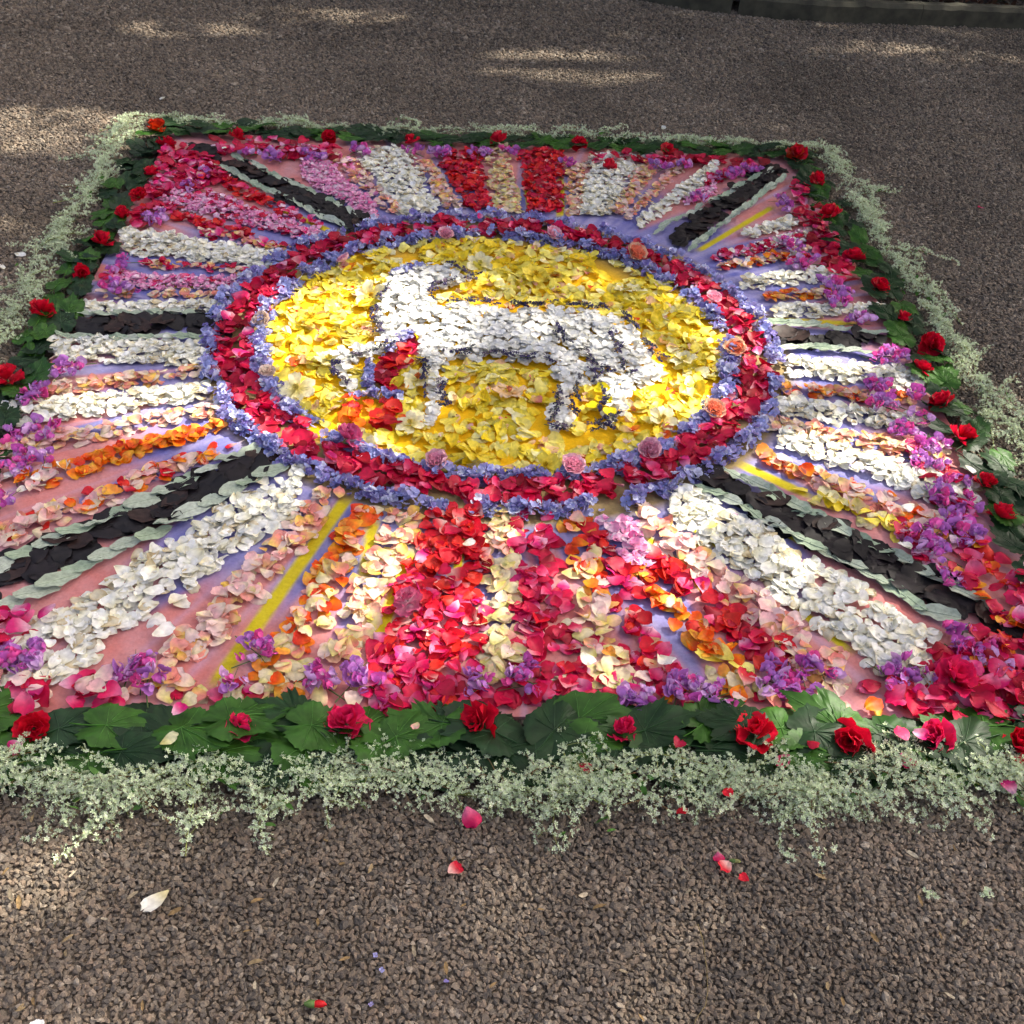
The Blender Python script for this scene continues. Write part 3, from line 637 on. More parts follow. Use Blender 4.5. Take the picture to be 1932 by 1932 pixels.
# ------------------------------------------------------------------ emit petals: the 300 that show largest singly, the rest as one heap
def emit(kd, name, label_fmt, cat, mat, heap_label, limit=300):
    L_ = sorted(PLACED.get(kd, []), key=lambda q: -q[0])
    for (_, v, mw, where) in L_[:limit]:
        link(name, tmesh(kd, v, mat), None, mw, label_fmt % where, cat, where.split(' (')[0].split(',')[0] if False else where)
    rest = L_[limit:]
    if rest:
        T = join([(TM[kd][v], mw) for (_, v, mw, where) in rest])
        link(name + '_heap', mesh_np(name + '_heap', T.V, T.F, T.C, mat), label=heap_label, cat=cat, kind='stuff')

# ------------------------------------------------------------------ blue floret ring (hydrangea)
NAMES['floret'] = 'blue_floret'; SHAPE['floret'] = (0.0145, 0.0145); TM['floret'] = []
for i in range(14):
    base = random.choice([(154, 152, 208), (166, 166, 216), (182, 186, 226), (138, 126, 190), (172, 162, 212), (212, 214, 236), (156, 164, 220), (190, 184, 218)])
    c = np.array(s2l(base)); parts = []
    for k in range(4):
        pt = petal(0.0105, 0.0105, cup=uni(.1, .4), curl=uni(-.3, .8), rows=(0, .5, .85, 1), nv=3, base=.3, c0=c * .8, c1=c * uni(.9, 1.15))
        parts.append((pt, Matrix.Rotation(k * math.pi / 2 + gauss(0, .12), 4, 'Z') @ trs(0, 0.0058, 0, (uni(.05, .55), 0, 0))))
    TM['floret'].append(join(parts))
def floret_band(rc, hw, dens, where, zh):
    n_ = int(2 * math.pi * rc * 2 * hw / (0.016 * 0.016) * dens)
    for _ in range(n_):
        q = uni(0, 6.283); v = uni(-1, 1)
        wob = 0.6 * math.sin(q * 23 + rc * 5) + 0.5 * math.sin(q * 41 + 1) + .5 * math.sin(q * 9)
        r_ = rc + hw * (v + 0.25 * wob)
        if math.sin(q * 13 + rc * 40) + math.sin(q * 29) + .7 * math.sin(q * 5 + rc * 70) > 1.35 and rnd() < .9: continue
        prof = 1 - v * v; clump = 0.65 + 0.35 * math.sin(q * 37 + rc * 9)
        place('floret', CX + r_ * EX * math.cos(q), CY + r_ * EY * math.sin(q), ZB + 0.006 + rnd() ** 0.6 * zh * prof * clump, 0.55, uni(.85, 1.3), where + ' near ' + clock(q))
floret_band(0.632, 0.026, 3.3, 'inner floret ring', 0.038)
floret_band(0.755, 0.023, 3.0, 'outer floret ring', 0.042)
for poly in ([(680, 180 + 0), (560, 195), (535, 215), (610, 210)], [(455, 560), (480, 570), (470, 650), (440, 640)], [(380, 690), (480, 660), (585, 690), (580, 705), (480, 680)], [(500, 530), (600, 440), (640, 445), (550, 510)]):
    W_ = [ground(*c5(q), ZB) for q in poly]; xs = [q[0] for q in W_]; ys = [q[1] for q in W_]
    for _ in range(220):
        x, y = uni(min(xs), max(xs)), uni(min(ys), max(ys))
        if in_poly(W_, x, y): place('floret', x, y, ZB + 0.008 + rnd() * 0.024, 0.5, uni(.8, 1.1), 'blue outline beside the lamb flag and head')
for (x, y) in [(1520, 1005)]:
    pass

for kd in PAL:
    emit(kd, NAMES[kd], TEXT[kd] + ' petal, %s', 'petal', M_PETAL, 'loose heap of the smaller, farther %s petals on the flower carpet' % TEXT[kd], 80 if kd == 'lamb' else 300)
emit('floret', 'blue_floret', 'violet blue floret, %s', 'floret', M_FLORET, 'dense mass of small violet blue florets in the two rings')

# ------------------------------------------------------------------ lavender outline of the lamb
lav_m = []
for i in range(6):
    parts = []; Ln = uni(.032, .045)
    c = np.array(s2l(random.choice([(74, 66, 108), (94, 84, 122), (62, 56, 96), (126, 110, 130), (98, 94, 104)])))
    for k in range(26):
        t_ = rnd(); q = uni(0, 6.283); rr = 0.0055 * (1 - .6 * t_)
        b = petal(0.008, 0.006, cup=.3, rows=(0, .5, 1), nv=3, c0=c * .8, c1=c * uni(.8, 1.5))
        parts.append((b, trs(rr * math.cos(q), (t_ - .5) * Ln, 0.005 + rr * math.sin(q), (uni(-.8, .8), uni(-1, 1), uni(-1, 1)))))
    st, sf = ring_tube([(0, -Ln * .75, .004), (0, 0, .005), (0, Ln * .5, .005)], [.001, .001, .0006], 4)
    parts.append((Tmpl(st, sf, np.tile(np.array(s2l((90, 110, 80))), (len(st), 1))), Matrix.Identity(4)))
    T = join(parts); lav_m.append(mesh_np('lavender_sprig', T.V, T.F, T.C, M_FLORET))
for nm, pl in OUTL:
    W_ = [ground(*c5(q), ZB) for q in pl]
    k = 0
    for a_, b_ in zip(W_[:-1], W_[1:]):
        d = b_ - a_; ln = np.linalg.norm(d); m_ = max(1, int(ln / 0.0135))
        for i in range(m_):
            q = a_ + d * (i + uni(.2, .8)) / m_; k += 1
            if math.sin(k * .55 + len(nm)) > .8: continue
            link('lavender_sprig', random.choice(lav_m), None, trs(q[0] + gauss(0, .006), q[1] + gauss(0, .006), ZB + .030 + uni(0, .008), (gauss(0, .2), gauss(0, .3), math.atan2(d[1], d[0]) - math.pi / 2 + gauss(0, .45)), uni(.7, 1.0)),
                 'dark violet lavender sprig outlining the %s' % nm, 'lavender', 'lavender along the ' + nm)

# ------------------------------------------------------------------ leaves
def oval_leaf(Ln, Wd, c, wavy, cup, crease, tip=1.0):
    V, C = [], []; rows = (0, .12, .28, .46, .64, .8, .92, 1.0); nv = 5; ph = uni(0, 6)
    for t_ in rows:
        w_ = Wd / 2 * (math.sin(math.pi * min(1, t_ ** 0.85 * .97 + .03)) ** 0.75)
        for j in range(nv):
            s = -1 + j * 2 / (nv - 1)
            z = cup * Wd * abs(s) ** 1.5 + wavy * Wd * math.sin(ph + t_ * 15 + (s > 0) * 1.4) * s * s + crease * Ln * (t_ - .5) ** 2
            V.append((s * w_, (t_ - .5) * Ln, z))
            C.append(c * (1.12 if j == 2 else 1) * uni(.9, 1.08) * (1.1 if abs(s) > .9 else 1))
    return Tmpl(V, grid_tris(len(rows), nv), np.clip(C, 0, 1))
def midrib(Ln, c, z, cup, w_=0.0013):
    pts = [(0, (t_ - .5) * Ln, z + cup * Ln * (t_ - .5) ** 2) for t_ in (0, .25, .5, .75, .97)]
    v, f = ring_tube(pts, [w_, w_, w_ * .8, w_ * .6, w_ * .3], 4)
    return Tmpl(v, f, np.tile(c, (len(v), 1)))
sage_v = []
for i in range(7):
    c = np.array(s2l(random.choice([(174, 188, 166), (184, 196, 176), (162, 180, 154), (192, 202, 186)])))
    cr = uni(-.2, .25); Ln = uni(.085, .10); T = oval_leaf(Ln, uni(.034, .042), c, uni(.05, .12), uni(.04, .14), cr); R_ = midrib(Ln, c * 1.15, .0006, cr)
    sage_v.append((mesh_np('blade', T.V, T.F, T.C, M_SAGE), mesh_np('midrib', R_.V, R_.F, R_.C, M_SAGE)))
SAGE = [('lower edge of the front right dark ray', (1318, 922), (1830, 1200)), ('upper edge of the front right dark ray', (1368, 893), (1880, 1160)), ('lower edge of the right dark ray', (1469, 661), (1640, 667)), ('upper edge of the right dark ray', (1450, 614), (1655, 634)),
        ('lower edge of the upper right dark ray', (1299, 477), (1478, 338)), ('upper edge of the upper right dark ray', (1236, 443), (1456, 324)), ('upper edge of the upper left dark ray', (702, 424), (440, 298)), ('lower edge of the upper left dark ray', (665, 441), (386, 306)),
        ('upper edge of the left dark ray', (417, 598), (123, 598)), ('lower edge of the left dark ray', (395, 644), (113, 645)), ('upper edge of the front left dark ray', (492, 852), (-60, 1108)), ('lower edge of the front left dark ray', (535, 886), (-50, 1185))]
def ordn(k):
    return '%d%s' % (k, 'th' if 10 <= k % 100 <= 20 else {1: 'st', 2: 'nd', 3: 'rd'}.get(k % 10, 'th'))
for nm, a_, b_ in SAGE:
    A, B = ground(*a_, ZB), ground(*b_, ZB); d = B - A; ln = np.linalg.norm(d); m_ = int(ln / (.034 if A[1] > .2 else .042 if A[1] > -.2 else .050))
    far = A[1] > 0.3
    for i in range(m_):
        q = A + d * (i + .5) / m_; bow = math.sin(i * 0.9) * 0.004
        rz = math.atan2(d[1], d[0]) - math.pi / 2 + math.pi + gauss(0, .16)
        mw = trs(q[0] + gauss(0, .003), q[1] + bow + gauss(0, .003), ZB + .010 + .0015 * (i % 3) + uni(0, .003), (-.10 + gauss(0, .06), gauss(0, .22), rz), uni(.9, 1.12) * (.66 if A[1] > .2 else .8 if A[1] > -.2 else 1))
        e = link('felted_leaf', None, None, mw, '%s felted leaf from the ring, %s' % (ordn(i + 1), nm), 'leaf', 'grey-green leaves edging the dark rays')
        bl, rb = random.choice(sage_v); bo = link('blade', bl, e)
        if not far: link('midrib', rb, bo)
dark_v = []
for i in range(8):
    c = np.array(s2l(random.choice([(52, 40, 44), (62, 48, 48), (44, 36, 42), (74, 54, 50), (40, 36, 40)])))
    T = oval_leaf(uni(.075, .10), uni(.048, .062), c, uni(.03, .08), uni(-.06, .06), uni(-.25, .25)); dark_v.append(mesh_np('dark_leaf', T.V, T.F, T.C, M_DARK))
DARK = [('upper left dark ray', (690, 432), (365, 283), 36, 28), ('upper right dark ray', (1268, 464), (1478, 310), 32, 34), ('left dark ray', (415, 619), (114, 622), 34, 36), ('right dark ray', (1468, 640), (1668, 646), 18, 18),
        ('front right dark ray', (1318, 898), (1970, 1218), 42, 70), ('front left dark ray', (520, 866), (-70, 1128), 36, 72)]
for nm, p0, p1, w0, w1 in DARK:
    A = ground(p0[0], p0[1] - w0 / 2, ZB); B = ground(p0[0], p0[1] + w0 / 2, ZB); D = ground(p1[0], p1[1] - w1 / 2, ZB); E_ = ground(p1[0], p1[1] + w1 / 2, ZB)
    ax = (D + E_ - A - B) / 2; ln = np.linalg.norm(ax); area = ln * (np.linalg.norm(B - A) + np.linalg.norm(E_ - D)) / 2
    # measured across the ray
    area *= abs(np.cross(ax / ln, (B - A) / np.linalg.norm(B - A)))
    for i in range(int(area / (0.085 * 0.055 * .62) * 3.4)):
        u, v = rnd(), uni(.08, .92); q = (A * (1 - u) + D * u) * (1 - v) + (B * (1 - u) + E_ * u) * v
        link('dark_leaf', random.choice(dark_v), None, trs(q[0], q[1], ZB + .006 + uni(0, .010), (gauss(0, .07), gauss(0, .09), uni(0, 6.283)), uni(.8, 1.1)), 'dark purple-brown leaf, %s of the %s' % (('inner third', 'middle third', 'outer third')[min(2, int(u * 3))], nm), 'leaf', 'dark leaves of the ' + nm)

# lobed green border leaves
HALF0 = [(0, 1.0), (9, .86), (17, .80), (25, .71), (33, .69), (41, .80), (48, .86), (56, .77), (65, .70), (74, .63), (84, .64), (95, .70), (106, .64), (118, .58), (132, .55), (148, .50), (164, .42), (176, .20)]
def lobed_leaf(R_, c, lush):
    HALF = HALF0 + [((a0 + a1) / 2, (r0 + r1) / 2 * .94) for (a0, r0), (a1, r1) in zip(HALF0[:-1], HALF0[1:])]; HALF.sort()
    pts = [(a_ + gauss(0, 1.0), r_ * (1 + gauss(0, .06))) for a_, r_ in HALF] + [(-a_ + gauss(0, 1), r_ * (1 + gauss(0, .03))) for a_, r_ in HALF[:0:-1]]
    def zf(x, y): return .03 * R_ * math.sin(x / R_ * 5 + lush) + .06 * R_ * math.sin(y / R_ * 3.6 + lush * 2) + .10 * R_ * ((x / R_) ** 2) * (-1 if lush > 3 else 1) + .03 * R_ * math.sin(x / R_ * 8 + y / R_ * 7)
    V, C, F = [(0, 0, zf(0, 0))], [c], []
    n_ = len(pts)
    for lev in (.4, .72, 1.0):
        for (a_, r_) in pts:
            q = math.radians(a_); x, y = math.sin(q) * r_ * lev * R_, math.cos(q) * r_ * lev * R_
            V.append((x, y, zf(x, y))); C.append(c * uni(.88, 1.1) * (1.05 if lev == 1 else 1))
    for i in range(n_):
        j = (i + 1) % n_
        F += [(0, 1 + j, 1 + i)]
        for q in (0, n_): F += [(1 + q + i, 1 + q + j, 1 + q + n_ + j), (1 + q + i, 1 + q + n_ + j, 1 + q + n_ + i)]
    vp = []
    for a_, r_, w_ in ((0, .95, .0014), (47, .80, .0010), (-47, .80, .0010), (95, .64, .0008), (-95, .64, .0008), (22, .7, .0006), (-22, .7, .0006), (70, .6, .0006), (-70, .6, .0006)):
        q = math.radians(a_); r0 = 0.3 if abs(a_) in (22, 70) else 0
        ps = [(math.sin(q) * r_ * R_ * t_, math.cos(q) * r_ * R_ * t_, zf(math.sin(q) * r_ * R_ * t_, math.cos(q) * r_ * R_ * t_) + .0006) for t_ in (r0, .35 + r0 * .4, .65 + r0 * .1, 1)]
        v, f = ring_tube(ps, [w_, w_ * .8, w_ * .6, w_ * .25], 4); vp.append((Tmpl(v, f, np.tile(np.clip(c * 1.9 + .02, 0, 1), (len(v), 1))), Matrix.Identity(4)))
    st, sf = ring_tube([(0, 0, zf(0, 0)), (.05 * R_, -.3 * R_, .002), (.02 * R_, -.6 * R_, -.002)], [.0018, .0016, .0014], 5)
    vp.append((Tmpl(st, sf, np.tile(c * 1.6, (len(st), 1))), Matrix.Identity(4)))
    B = Tmpl(V, F, np.clip(C, 0, 1)); Vn = join(vp)
    return mesh_np('blade', B.V, B.F, B.C, M_GREEN), mesh_np('vein', Vn.V, Vn.F, Vn.C, M_GREEN)
gl = []
for i in range(16):
    c = np.array(s2l(random.choice([(34, 66, 30), (40, 78, 28), (28, 54, 30), (36, 64, 36), (56, 98, 30), (30, 58, 28), (34, 60, 34), (44, 84, 30)])))
    gl.append(lobed_leaf(.10, c, uni(0, 6.28)))
OFF = 0.0
def border(side, a_, b_, nrm):
    """leaves, inner and outer row along one side; a->b runs left to right or front to back"""
    a_, b_, nrm = np.array(a_), np.array(b_), np.array(nrm); d = b_ - a_; ln = np.linalg.norm(d)
    frm = 'left' if side in ('front', 'back') else 'front'
    for row, off, stp in ((('outer', .072, .070), ('inner', .020, .062)) if side == 'front' else (('outer', .020 if side == 'right' else .022, .070), ('inner', -.05 if side != 'left' else -.030, .066))):
        m_ = int(ln / stp)
        for i in range(m_ + 1):
            q = a_ + d * i / m_ + nrm * (off + gauss(0, .012)); q = q + d / ln * gauss(0, .012)
            s = uni(.85, 1.12) * (1.1 if side == 'front' else .72); s = (s * .74, s * 1.05, s)
            rz = math.atan2(d[1], d[0]) - math.pi / 2 + gauss(0, .38) + (math.pi if rnd() < .25 else 0)
            mw = trs(q[0], q[1], ZB + {'outer': .010, 'middle': .014, 'inner': .017}[row] + .004 * (i % 3) + uni(0, .004), (gauss(0, .10), gauss(0, .12), rz), s)
            shade = 'dark green' if rnd() < 2 else ''
            e = link('border_leaf', None, None, mw, '%s lobed green leaf from the %s, %s row of the %s leaf border' % (ordn(i + 1), frm, row, side), 'leaf', side + ' leaf border')
            bl, vn = random.choice(gl); bo = link('blade', bl, e); link('vein', vn, bo)
border('front', (-HX - .03, -HY), (HX + .03, -HY), (0, -1))
border('back', (-HX - .0, HY - .01), (HX + .0, HY - .01), (0, 1))
border('left', (-HX, -HY + .12), (-HX, HY - .1), (-1, 0))
border('right', (HX - .01, -HY + .12), (HX - .01, HY - .1), (1, 0))

# ------------------------------------------------------------------ red ruffled blooms
def ruffle(Ln, Wd, c0, c1):
    V, C = [], []; rows = (0, .35, .65, .85, 1.0); nv = 7; ph = uni(0, 6)
    for t_ in rows:
        w_ = Wd / 2 * (.2 + .8 * math.sin(math.pi / 2 * min(1, t_ / .8)))
        for j in range(nv):
            s = -1 + 2 * j / (nv - 1)
            rag = (.07 * Ln * (j % 2) + gauss(0, .02 * Ln)) * (t_ > .9)
            y = t_ * Ln - .22 * Ln * s * s * t_ - rag
            z = .22 * Wd * s * s * t_ + .10 * Wd * math.sin(ph + s * 5.5) * t_ * t_ + .18 * Ln * t_ * t_
            V.append((s * w_, y, z)); k = t_ ** .7; C.append((np.array(c0) * (1 - k) + np.array(c1) * k) * uni(.85, 1.1))
    return Tmpl(V, grid_tris(len(rows), nv), np.clip(C, 0, 1))
def bloom_palette(n_, cols):
    L_ = []
    for i in range(n_):
        c0, c1 = random.choice(cols); T = ruffle(uni(.030, .036), uni(.032, .042), s2l(c0), s2l(c1)); L_.append((T, mesh_np('petal', T.V, T.F, T.C, M_PETAL)))
    return L_
RED_P = bloom_palette(8, [((176, 4, 34), (224, 14, 50)), ((186, 6, 40), (230, 20, 58)), ((166, 4, 26), (216, 10, 40))])
PINK_P = bloom_palette(8, [((206, 14, 64), (234, 40, 104)), ((212, 34, 84), (228, 30, 86))])
ORNG_P = bloom_palette(6, [((120, 30, 10), (196, 40, 14)), ((190, 90, 10), (200, 50, 20))])
cal_v, cal_f = ring_tube([(0, 0, -.012), (0, 0, -.004), (0, 0, .004)], [.003, .007, .004], 6)
CALYX = Tmpl(cal_v, cal_f, np.tile(np.array(s2l((90, 120, 60))), (len(cal_v), 1))); CALYX_ME = mesh_np('calyx', CALYX.V, CALYX.F, CALYX.C, M_STEM)
def bloom(x, y, z, pal, label, group, s=1.0, name='ruffled_bloom', full=True, tiltm=.38):
    op = uni(-.12, .22); lay = [(random.choice((5, 6)), .0, .08, 1.0, .0), (random.choice((5, 6)), .5, .42 + op, .9, .006), (random.choice((3, 4, 5)), .2, .80 + op, .74, .011), (random.choice((3, 4)), .7, 1.12, .56, .013)]
    P_ = []
    for (k, ph, el, sc, up) in lay:
        for i in range(k):
            if rnd() < .06: continue
            q = ph + 2 * math.pi * i / k + gauss(0, .16)
            P_.append((random.choice(pal), Matrix.Rotation(q, 4, 'Z') @ trs(0, .002, up, (el + gauss(0, .14), gauss(0, .15), 0), sc * uni(.85, 1.12))))
    root = trs(x, y, z, (gauss(0, tiltm), gauss(0, tiltm), uni(0, 6.283)), (s, s * uni(.78, 1.0), s))
    if full:
        e = link(name, None, None, root, label, 'flower', group)
        for (T, me_), mw in P_: link('petal', me_, e, mw)
        link('calyx', CALYX_ME, e)
    else:
        T = join([(T, mw) for (T, me_), mw in P_]); e = link(name, mesh_np(name, T.V, T.F, T.C, M_PETAL), None, root, label, 'flower', group)
BL = {'back': [(446, 258), (620, 261), (778, 267), (943, 266), (1093, 271), (1260, 284)],
      'left': [(13, 717), (80, 591), (150, 514), (193, 458), (234, 407), (261, 369), (287, 328), (313, 275)],
      'right': [(1890, 974), (1860, 912), (1810, 825), (1783, 762), (1738, 697), (1757, 651), (1704, 601), (1655, 543), (1612, 487), (1567, 407), (1540, 342)],
      'front': [(62, 1370), (450, 1377), (656, 1371), (910, 1365), (1176, 1383), (1426, 1392), (1612, 1393), (1775, 1398), (1925, 1410)]}
for side, L_ in BL.items():
    for i, (px, py) in enumerate(L_):
        q = ground(px, py, .035)
        pinkish = (side == 'front' and i in (1, 2, 4, 7))
        frm = 'left' if side in ('front', 'back') else 'front'
        bloom(q[0], q[1], ZB + .020, PINK_P if pinkish else RED_P, '%s red ruffled bloom from the %s on the %s leaf border' % (ordn(i + 1), frm, side) if not pinkish else '%s rose-red ruffled bloom from the %s on the %s leaf border' % (ordn(i + 1), frm, side),
              'red blooms on the leaf border', uni(.78, 1.18) * (1.2 if side == 'front' else 1.05), full=(q[1] < .75))
q = ground(294, 247, .03); bloom(q[0], q[1], ZB + .02, ORNG_P, 'orange-red bloom on the back left corner of the border', 'corner blooms', 1.25, full=False)
q = ground(1500, 297, .03); bloom(q[0], q[1], ZB + .02, ORNG_P[:3] + RED_P[:5], 'large dark red bloom on the back right corner of the border', 'corner blooms', 1.4, full=False)
q = ground(1151, 317, .03); bloom(q[0], q[1], ZB + .02, RED_P, 'dark red bloom on the broad white ray at the back right', 'single blooms', .9, full=False)
q = ground(655, 838, .03); bloom(q[0], q[1], ZB + .03, bloom_palette(5, [((200, 60, 120), (232, 110, 160))]), 'bright pink ruffled bloom on the lower left of the red ring', 'single blooms', 1.2)
q = ground(1795, 1290, .03); bloom(q[0], q[1], ZB + .03, PINK_P, 'large crimson open bloom heaped in the front right corner', 'single blooms', 1.35)
q = ground(770, 1140, .03); bloom(q[0], q[1], ZB + .025, bloom_palette(5, [((240, 200, 210), (222, 90, 140))]), 'pale-hearted pink bloom on the broad red front ray', 'single blooms', 1.05)

# ------------------------------------------------------------------ full roses set in the ring
def rose(x, y, cin, cout, label, s):
    e = link('garden_rose', None, None, trs(x, y, ZB + .028, (uni(.15, .5), gauss(0, .25), gauss(0, .5)), s * .86), label, 'rose', 'roses set in the flower ring')
    for k in range(7):
        q = k * 2 * math.pi / 7 + gauss(0, .1)
        T = petal(.036, .040, cup=.55, curl=.2, wave=.05, c0=np.array(s2l(cout)) * .95, c1=np.array(s2l(cout)))
        link('petal', mesh_np('petal', T.V, T.F, T.C, M_PETAL), e, Matrix.Rotation(q, 4, 'Z') @ trs(0, .021, .004 + .001 * (k % 2), (uni(.35, .7), 0, 0)))
    parts = []
    for k in range(34):
        r_ = .0205 * math.sqrt((k + .5) / 34); q = k * 2.399 + gauss(0, .2); c = np.array(s2l(cin)) * uni(.85, 1.12)
        T = petal(.019, .018, cup=.5, wave=.12, rows=(0, .5, .85, 1), nv=5, base=.5, c0=c * .9, c1=np.clip(c * 1.1, 0, 1))
        parts.append((T, Matrix.Rotation(q, 4, 'Z') @ trs(0, r_, .010 + .004 * (1 - r_ / .02), (1.15 - .5 * r_ / .02 + gauss(0, .15), gauss(0, .2), gauss(0, .5)))))
    T = join(parts); link('rosette', mesh_np('rosette', T.V, T.F, T.C, M_PETAL), e)
coral, pk, pale = ((250, 146, 112), (250, 206, 172)), ((255, 168, 190), (254, 200, 212)), ((250, 216, 194), (252, 228, 214))
for (px, py, cs, s, nm) in [(840, 443, pk, .9, 'dusty pink rose in the ring at eleven o\'clock'), (1043, 443, pk, 1.0, 'pale pink rose at the top of the ring'), (1200, 478, coral, 1.15, 'coral rose in the ring at one o\'clock'), (650, 490, pk, .8, 'bright pink rose in the ring at ten o\'clock'),
                            (1345, 563, pk, .9, 'small pink rose in the ring at two o\'clock'), (1386, 660, coral, 1.1, 'coral rose at the right of the ring, three o\'clock'), (1345, 775, coral, 1.1, 'coral rose in the ring at four o\'clock'), (1226, 848, pk, 1.0, 'pink rose in the ring at five o\'clock'),
                            (1080, 880, pk, 1.05, 'pink rose low in the ring, just right of six o\'clock'), (825, 870, pk, 1.0, 'mauve pink rose low in the ring at seven o\'clock'), (495, 605, pale, .9, 'pale blush rose at the left of the ring, nine o\'clock'), (505, 703, pale, .8, 'pale blush rose in the ring at eight o\'clock')]:
    q = ground(px, py, ZB + .03); rose(q[0], q[1], cs[0], cs[1], nm, s)

# ------------------------------------------------------------------ open cream and yellow flowers on the disc
def star(x, y, cols, label, s, grp, cent):
    e = link('open_flower', None, None, trs(x, y, ZB + .020, (gauss(0, .2), gauss(0, .2), uni(0, 6.283)), s), label, 'flower', grp)
    for k in range(6):
        c0, c1 = cols; T = petal(.050, .034, cup=uni(.1, .35), curl=uni(-.6, .3), wave=.12, peak=.6, c0=s2l(c0), c1=np.array(s2l(c1)) * uni(.92, 1.05))
        link('petal', mesh_np('petal', T.V, T.F, T.C, M_PETAL), e, Matrix.Rotation(k * math.pi / 3 + gauss(0, .12), 4, 'Z') @ trs(0, .027, .001 * (k % 2) * 3, (uni(.05, .45), gauss(0, .1), 0)))
    parts = []
    for k in range(9):
        T = petal(.016, .012, cup=.5, wave=.1, rows=(0, .5, 1), nv=3, c0=s2l(cent), c1=np.array(s2l(cent)) * uni(.8, 1.2))
        parts.append((T, Matrix.Rotation(k * .7, 4, 'Z') @ trs(0, .006, .009, (1.1, 0, 0))))
    T = join(parts); link('trumpet', mesh_np('trumpet', T.V, T.F, T.C, M_PETAL), e)
CRM, YLW, PCH = ((232, 216, 120), (246, 240, 200)), ((238, 206, 40), (244, 222, 80)), ((238, 190, 110), (244, 210, 170))
for i, (px, py, cs, cent, nm) in enumerate([(790, 655 + 60, CRM, (232, 130, 60), 'peach-hearted cream flower beside the lamb flag'), (620, 680, CRM, (226, 206, 90), 'cream flower left of the lamb foreleg'), (775, 800, CRM, (226, 200, 90), 'cream flower right of the orange patch'), (560, 735, CRM, (230, 210, 110), 'cream flower by the left ring'),
        (960, 740, PCH, (236, 150, 110), 'peach flower under the lamb belly'), (905, 500, CRM, (220, 206, 90), 'cream flower right of the lamb head'), (1010, 520, YLW, (222, 180, 30), 'yellow flower above the lamb back'), (1180, 545, CRM, (226, 204, 90), 'cream flower at the upper right of the disc'),
        (1290, 680, CRM, (222, 206, 100), 'cream flower behind the lamb rump'), (1250, 790, CRM, (228, 196, 90), 'cream flower at the lower right of the disc'), (1030, 880, YLW, (226, 190, 40), 'yellow flower at the bottom of the disc'), (900, 855, YLW, (226, 190, 40), 'yellow flower at the lower left of the disc'), (700, 560, CRM, (230, 190, 60), 'cream flower left of the lamb neck'), (590, 600, YLW, (230, 190, 60), 'yellow flower at the left of the disc')]):
    q = ground(px, py, ZB + .02); star(q[0], q[1], cs, nm, uni(.75, 1.0), 'open flowers on the yellow disc', cent)
for i, (px, py) in enumerate([(1135, 737), (1120, 770), (1140, 760), (1150, 780)]):
    q = ground(px, py, ZB + .02)
    T = petal(.05, .044, cup=.3, c0=s2l((226, 204, 10)), c1=s2l((240, 226, 20))); link('yellow_petal', mesh_np('yellow_petal', T.V, T.F, T.C, M_PETAL), None, trs(q[0], q[1], ZB + .026, (gauss(0, .2), gauss(0, .2), uni(0, 6)), .9), 'large lemon yellow petal between the hind legs of the lamb', 'petal', 'lemon petals between the hind legs')

# ------------------------------------------------------------------ sweet pea sprigs
sp_f = []
for i in range(10):
    c = np.array(s2l(random.choice([(196, 84, 172), (212, 84, 164), (176, 110, 186), (204, 160, 208), (184, 50, 140), (214, 70, 148)])))
    parts = []
    st_ = petal(.021, .027, cup=.25, curl=.9, wave=.06, notch=.12, peak=.6, rows=(0, .4, .8, 1), c0=c * .8, c1=np.clip(c * 1.2 + .02, 0, 1)); parts.append((st_, trs(0, .010, .001, (.5, 0, 0))))
    for sg in (-1, 1):
        wg = petal(.014, .012, cup=.4, rows=(0, .5, .85, 1), nv=4, c0=c * .9, c1=np.clip(c * 1.35 + .04, 0, 1)); parts.append((wg, trs(sg * .004, .003, .006, (.9, sg * .6, sg * .5))))
    kl = petal(.010, .008, cup=.5, rows=(0, .5, 1), nv=3, c0=(.5, .5, .4), c1=np.clip(c + .25, 0, 1)); parts.append((kl, trs(0, .001, .005, (1.0, 0, 0))))
    T = join(parts); sp_f.append((T, mesh_np('floret', T.V, T.F, T.C, M_PETAL)))
sp_s = []
for i in range(3):
    v, f = ring_tube([(0, -.06, .002), (.006 * (i - 1), -.02, .006), (0, .02, .008), (.004, .05, .005)], [.0013, .0012, .0009, .0005], 5); T = Tmpl(v, f, np.tile(np.array(s2l((96, 122, 66))), (len(v), 1))); sp_s.append((T, mesh_np('stem', v, f, T.C, M_STEM)))
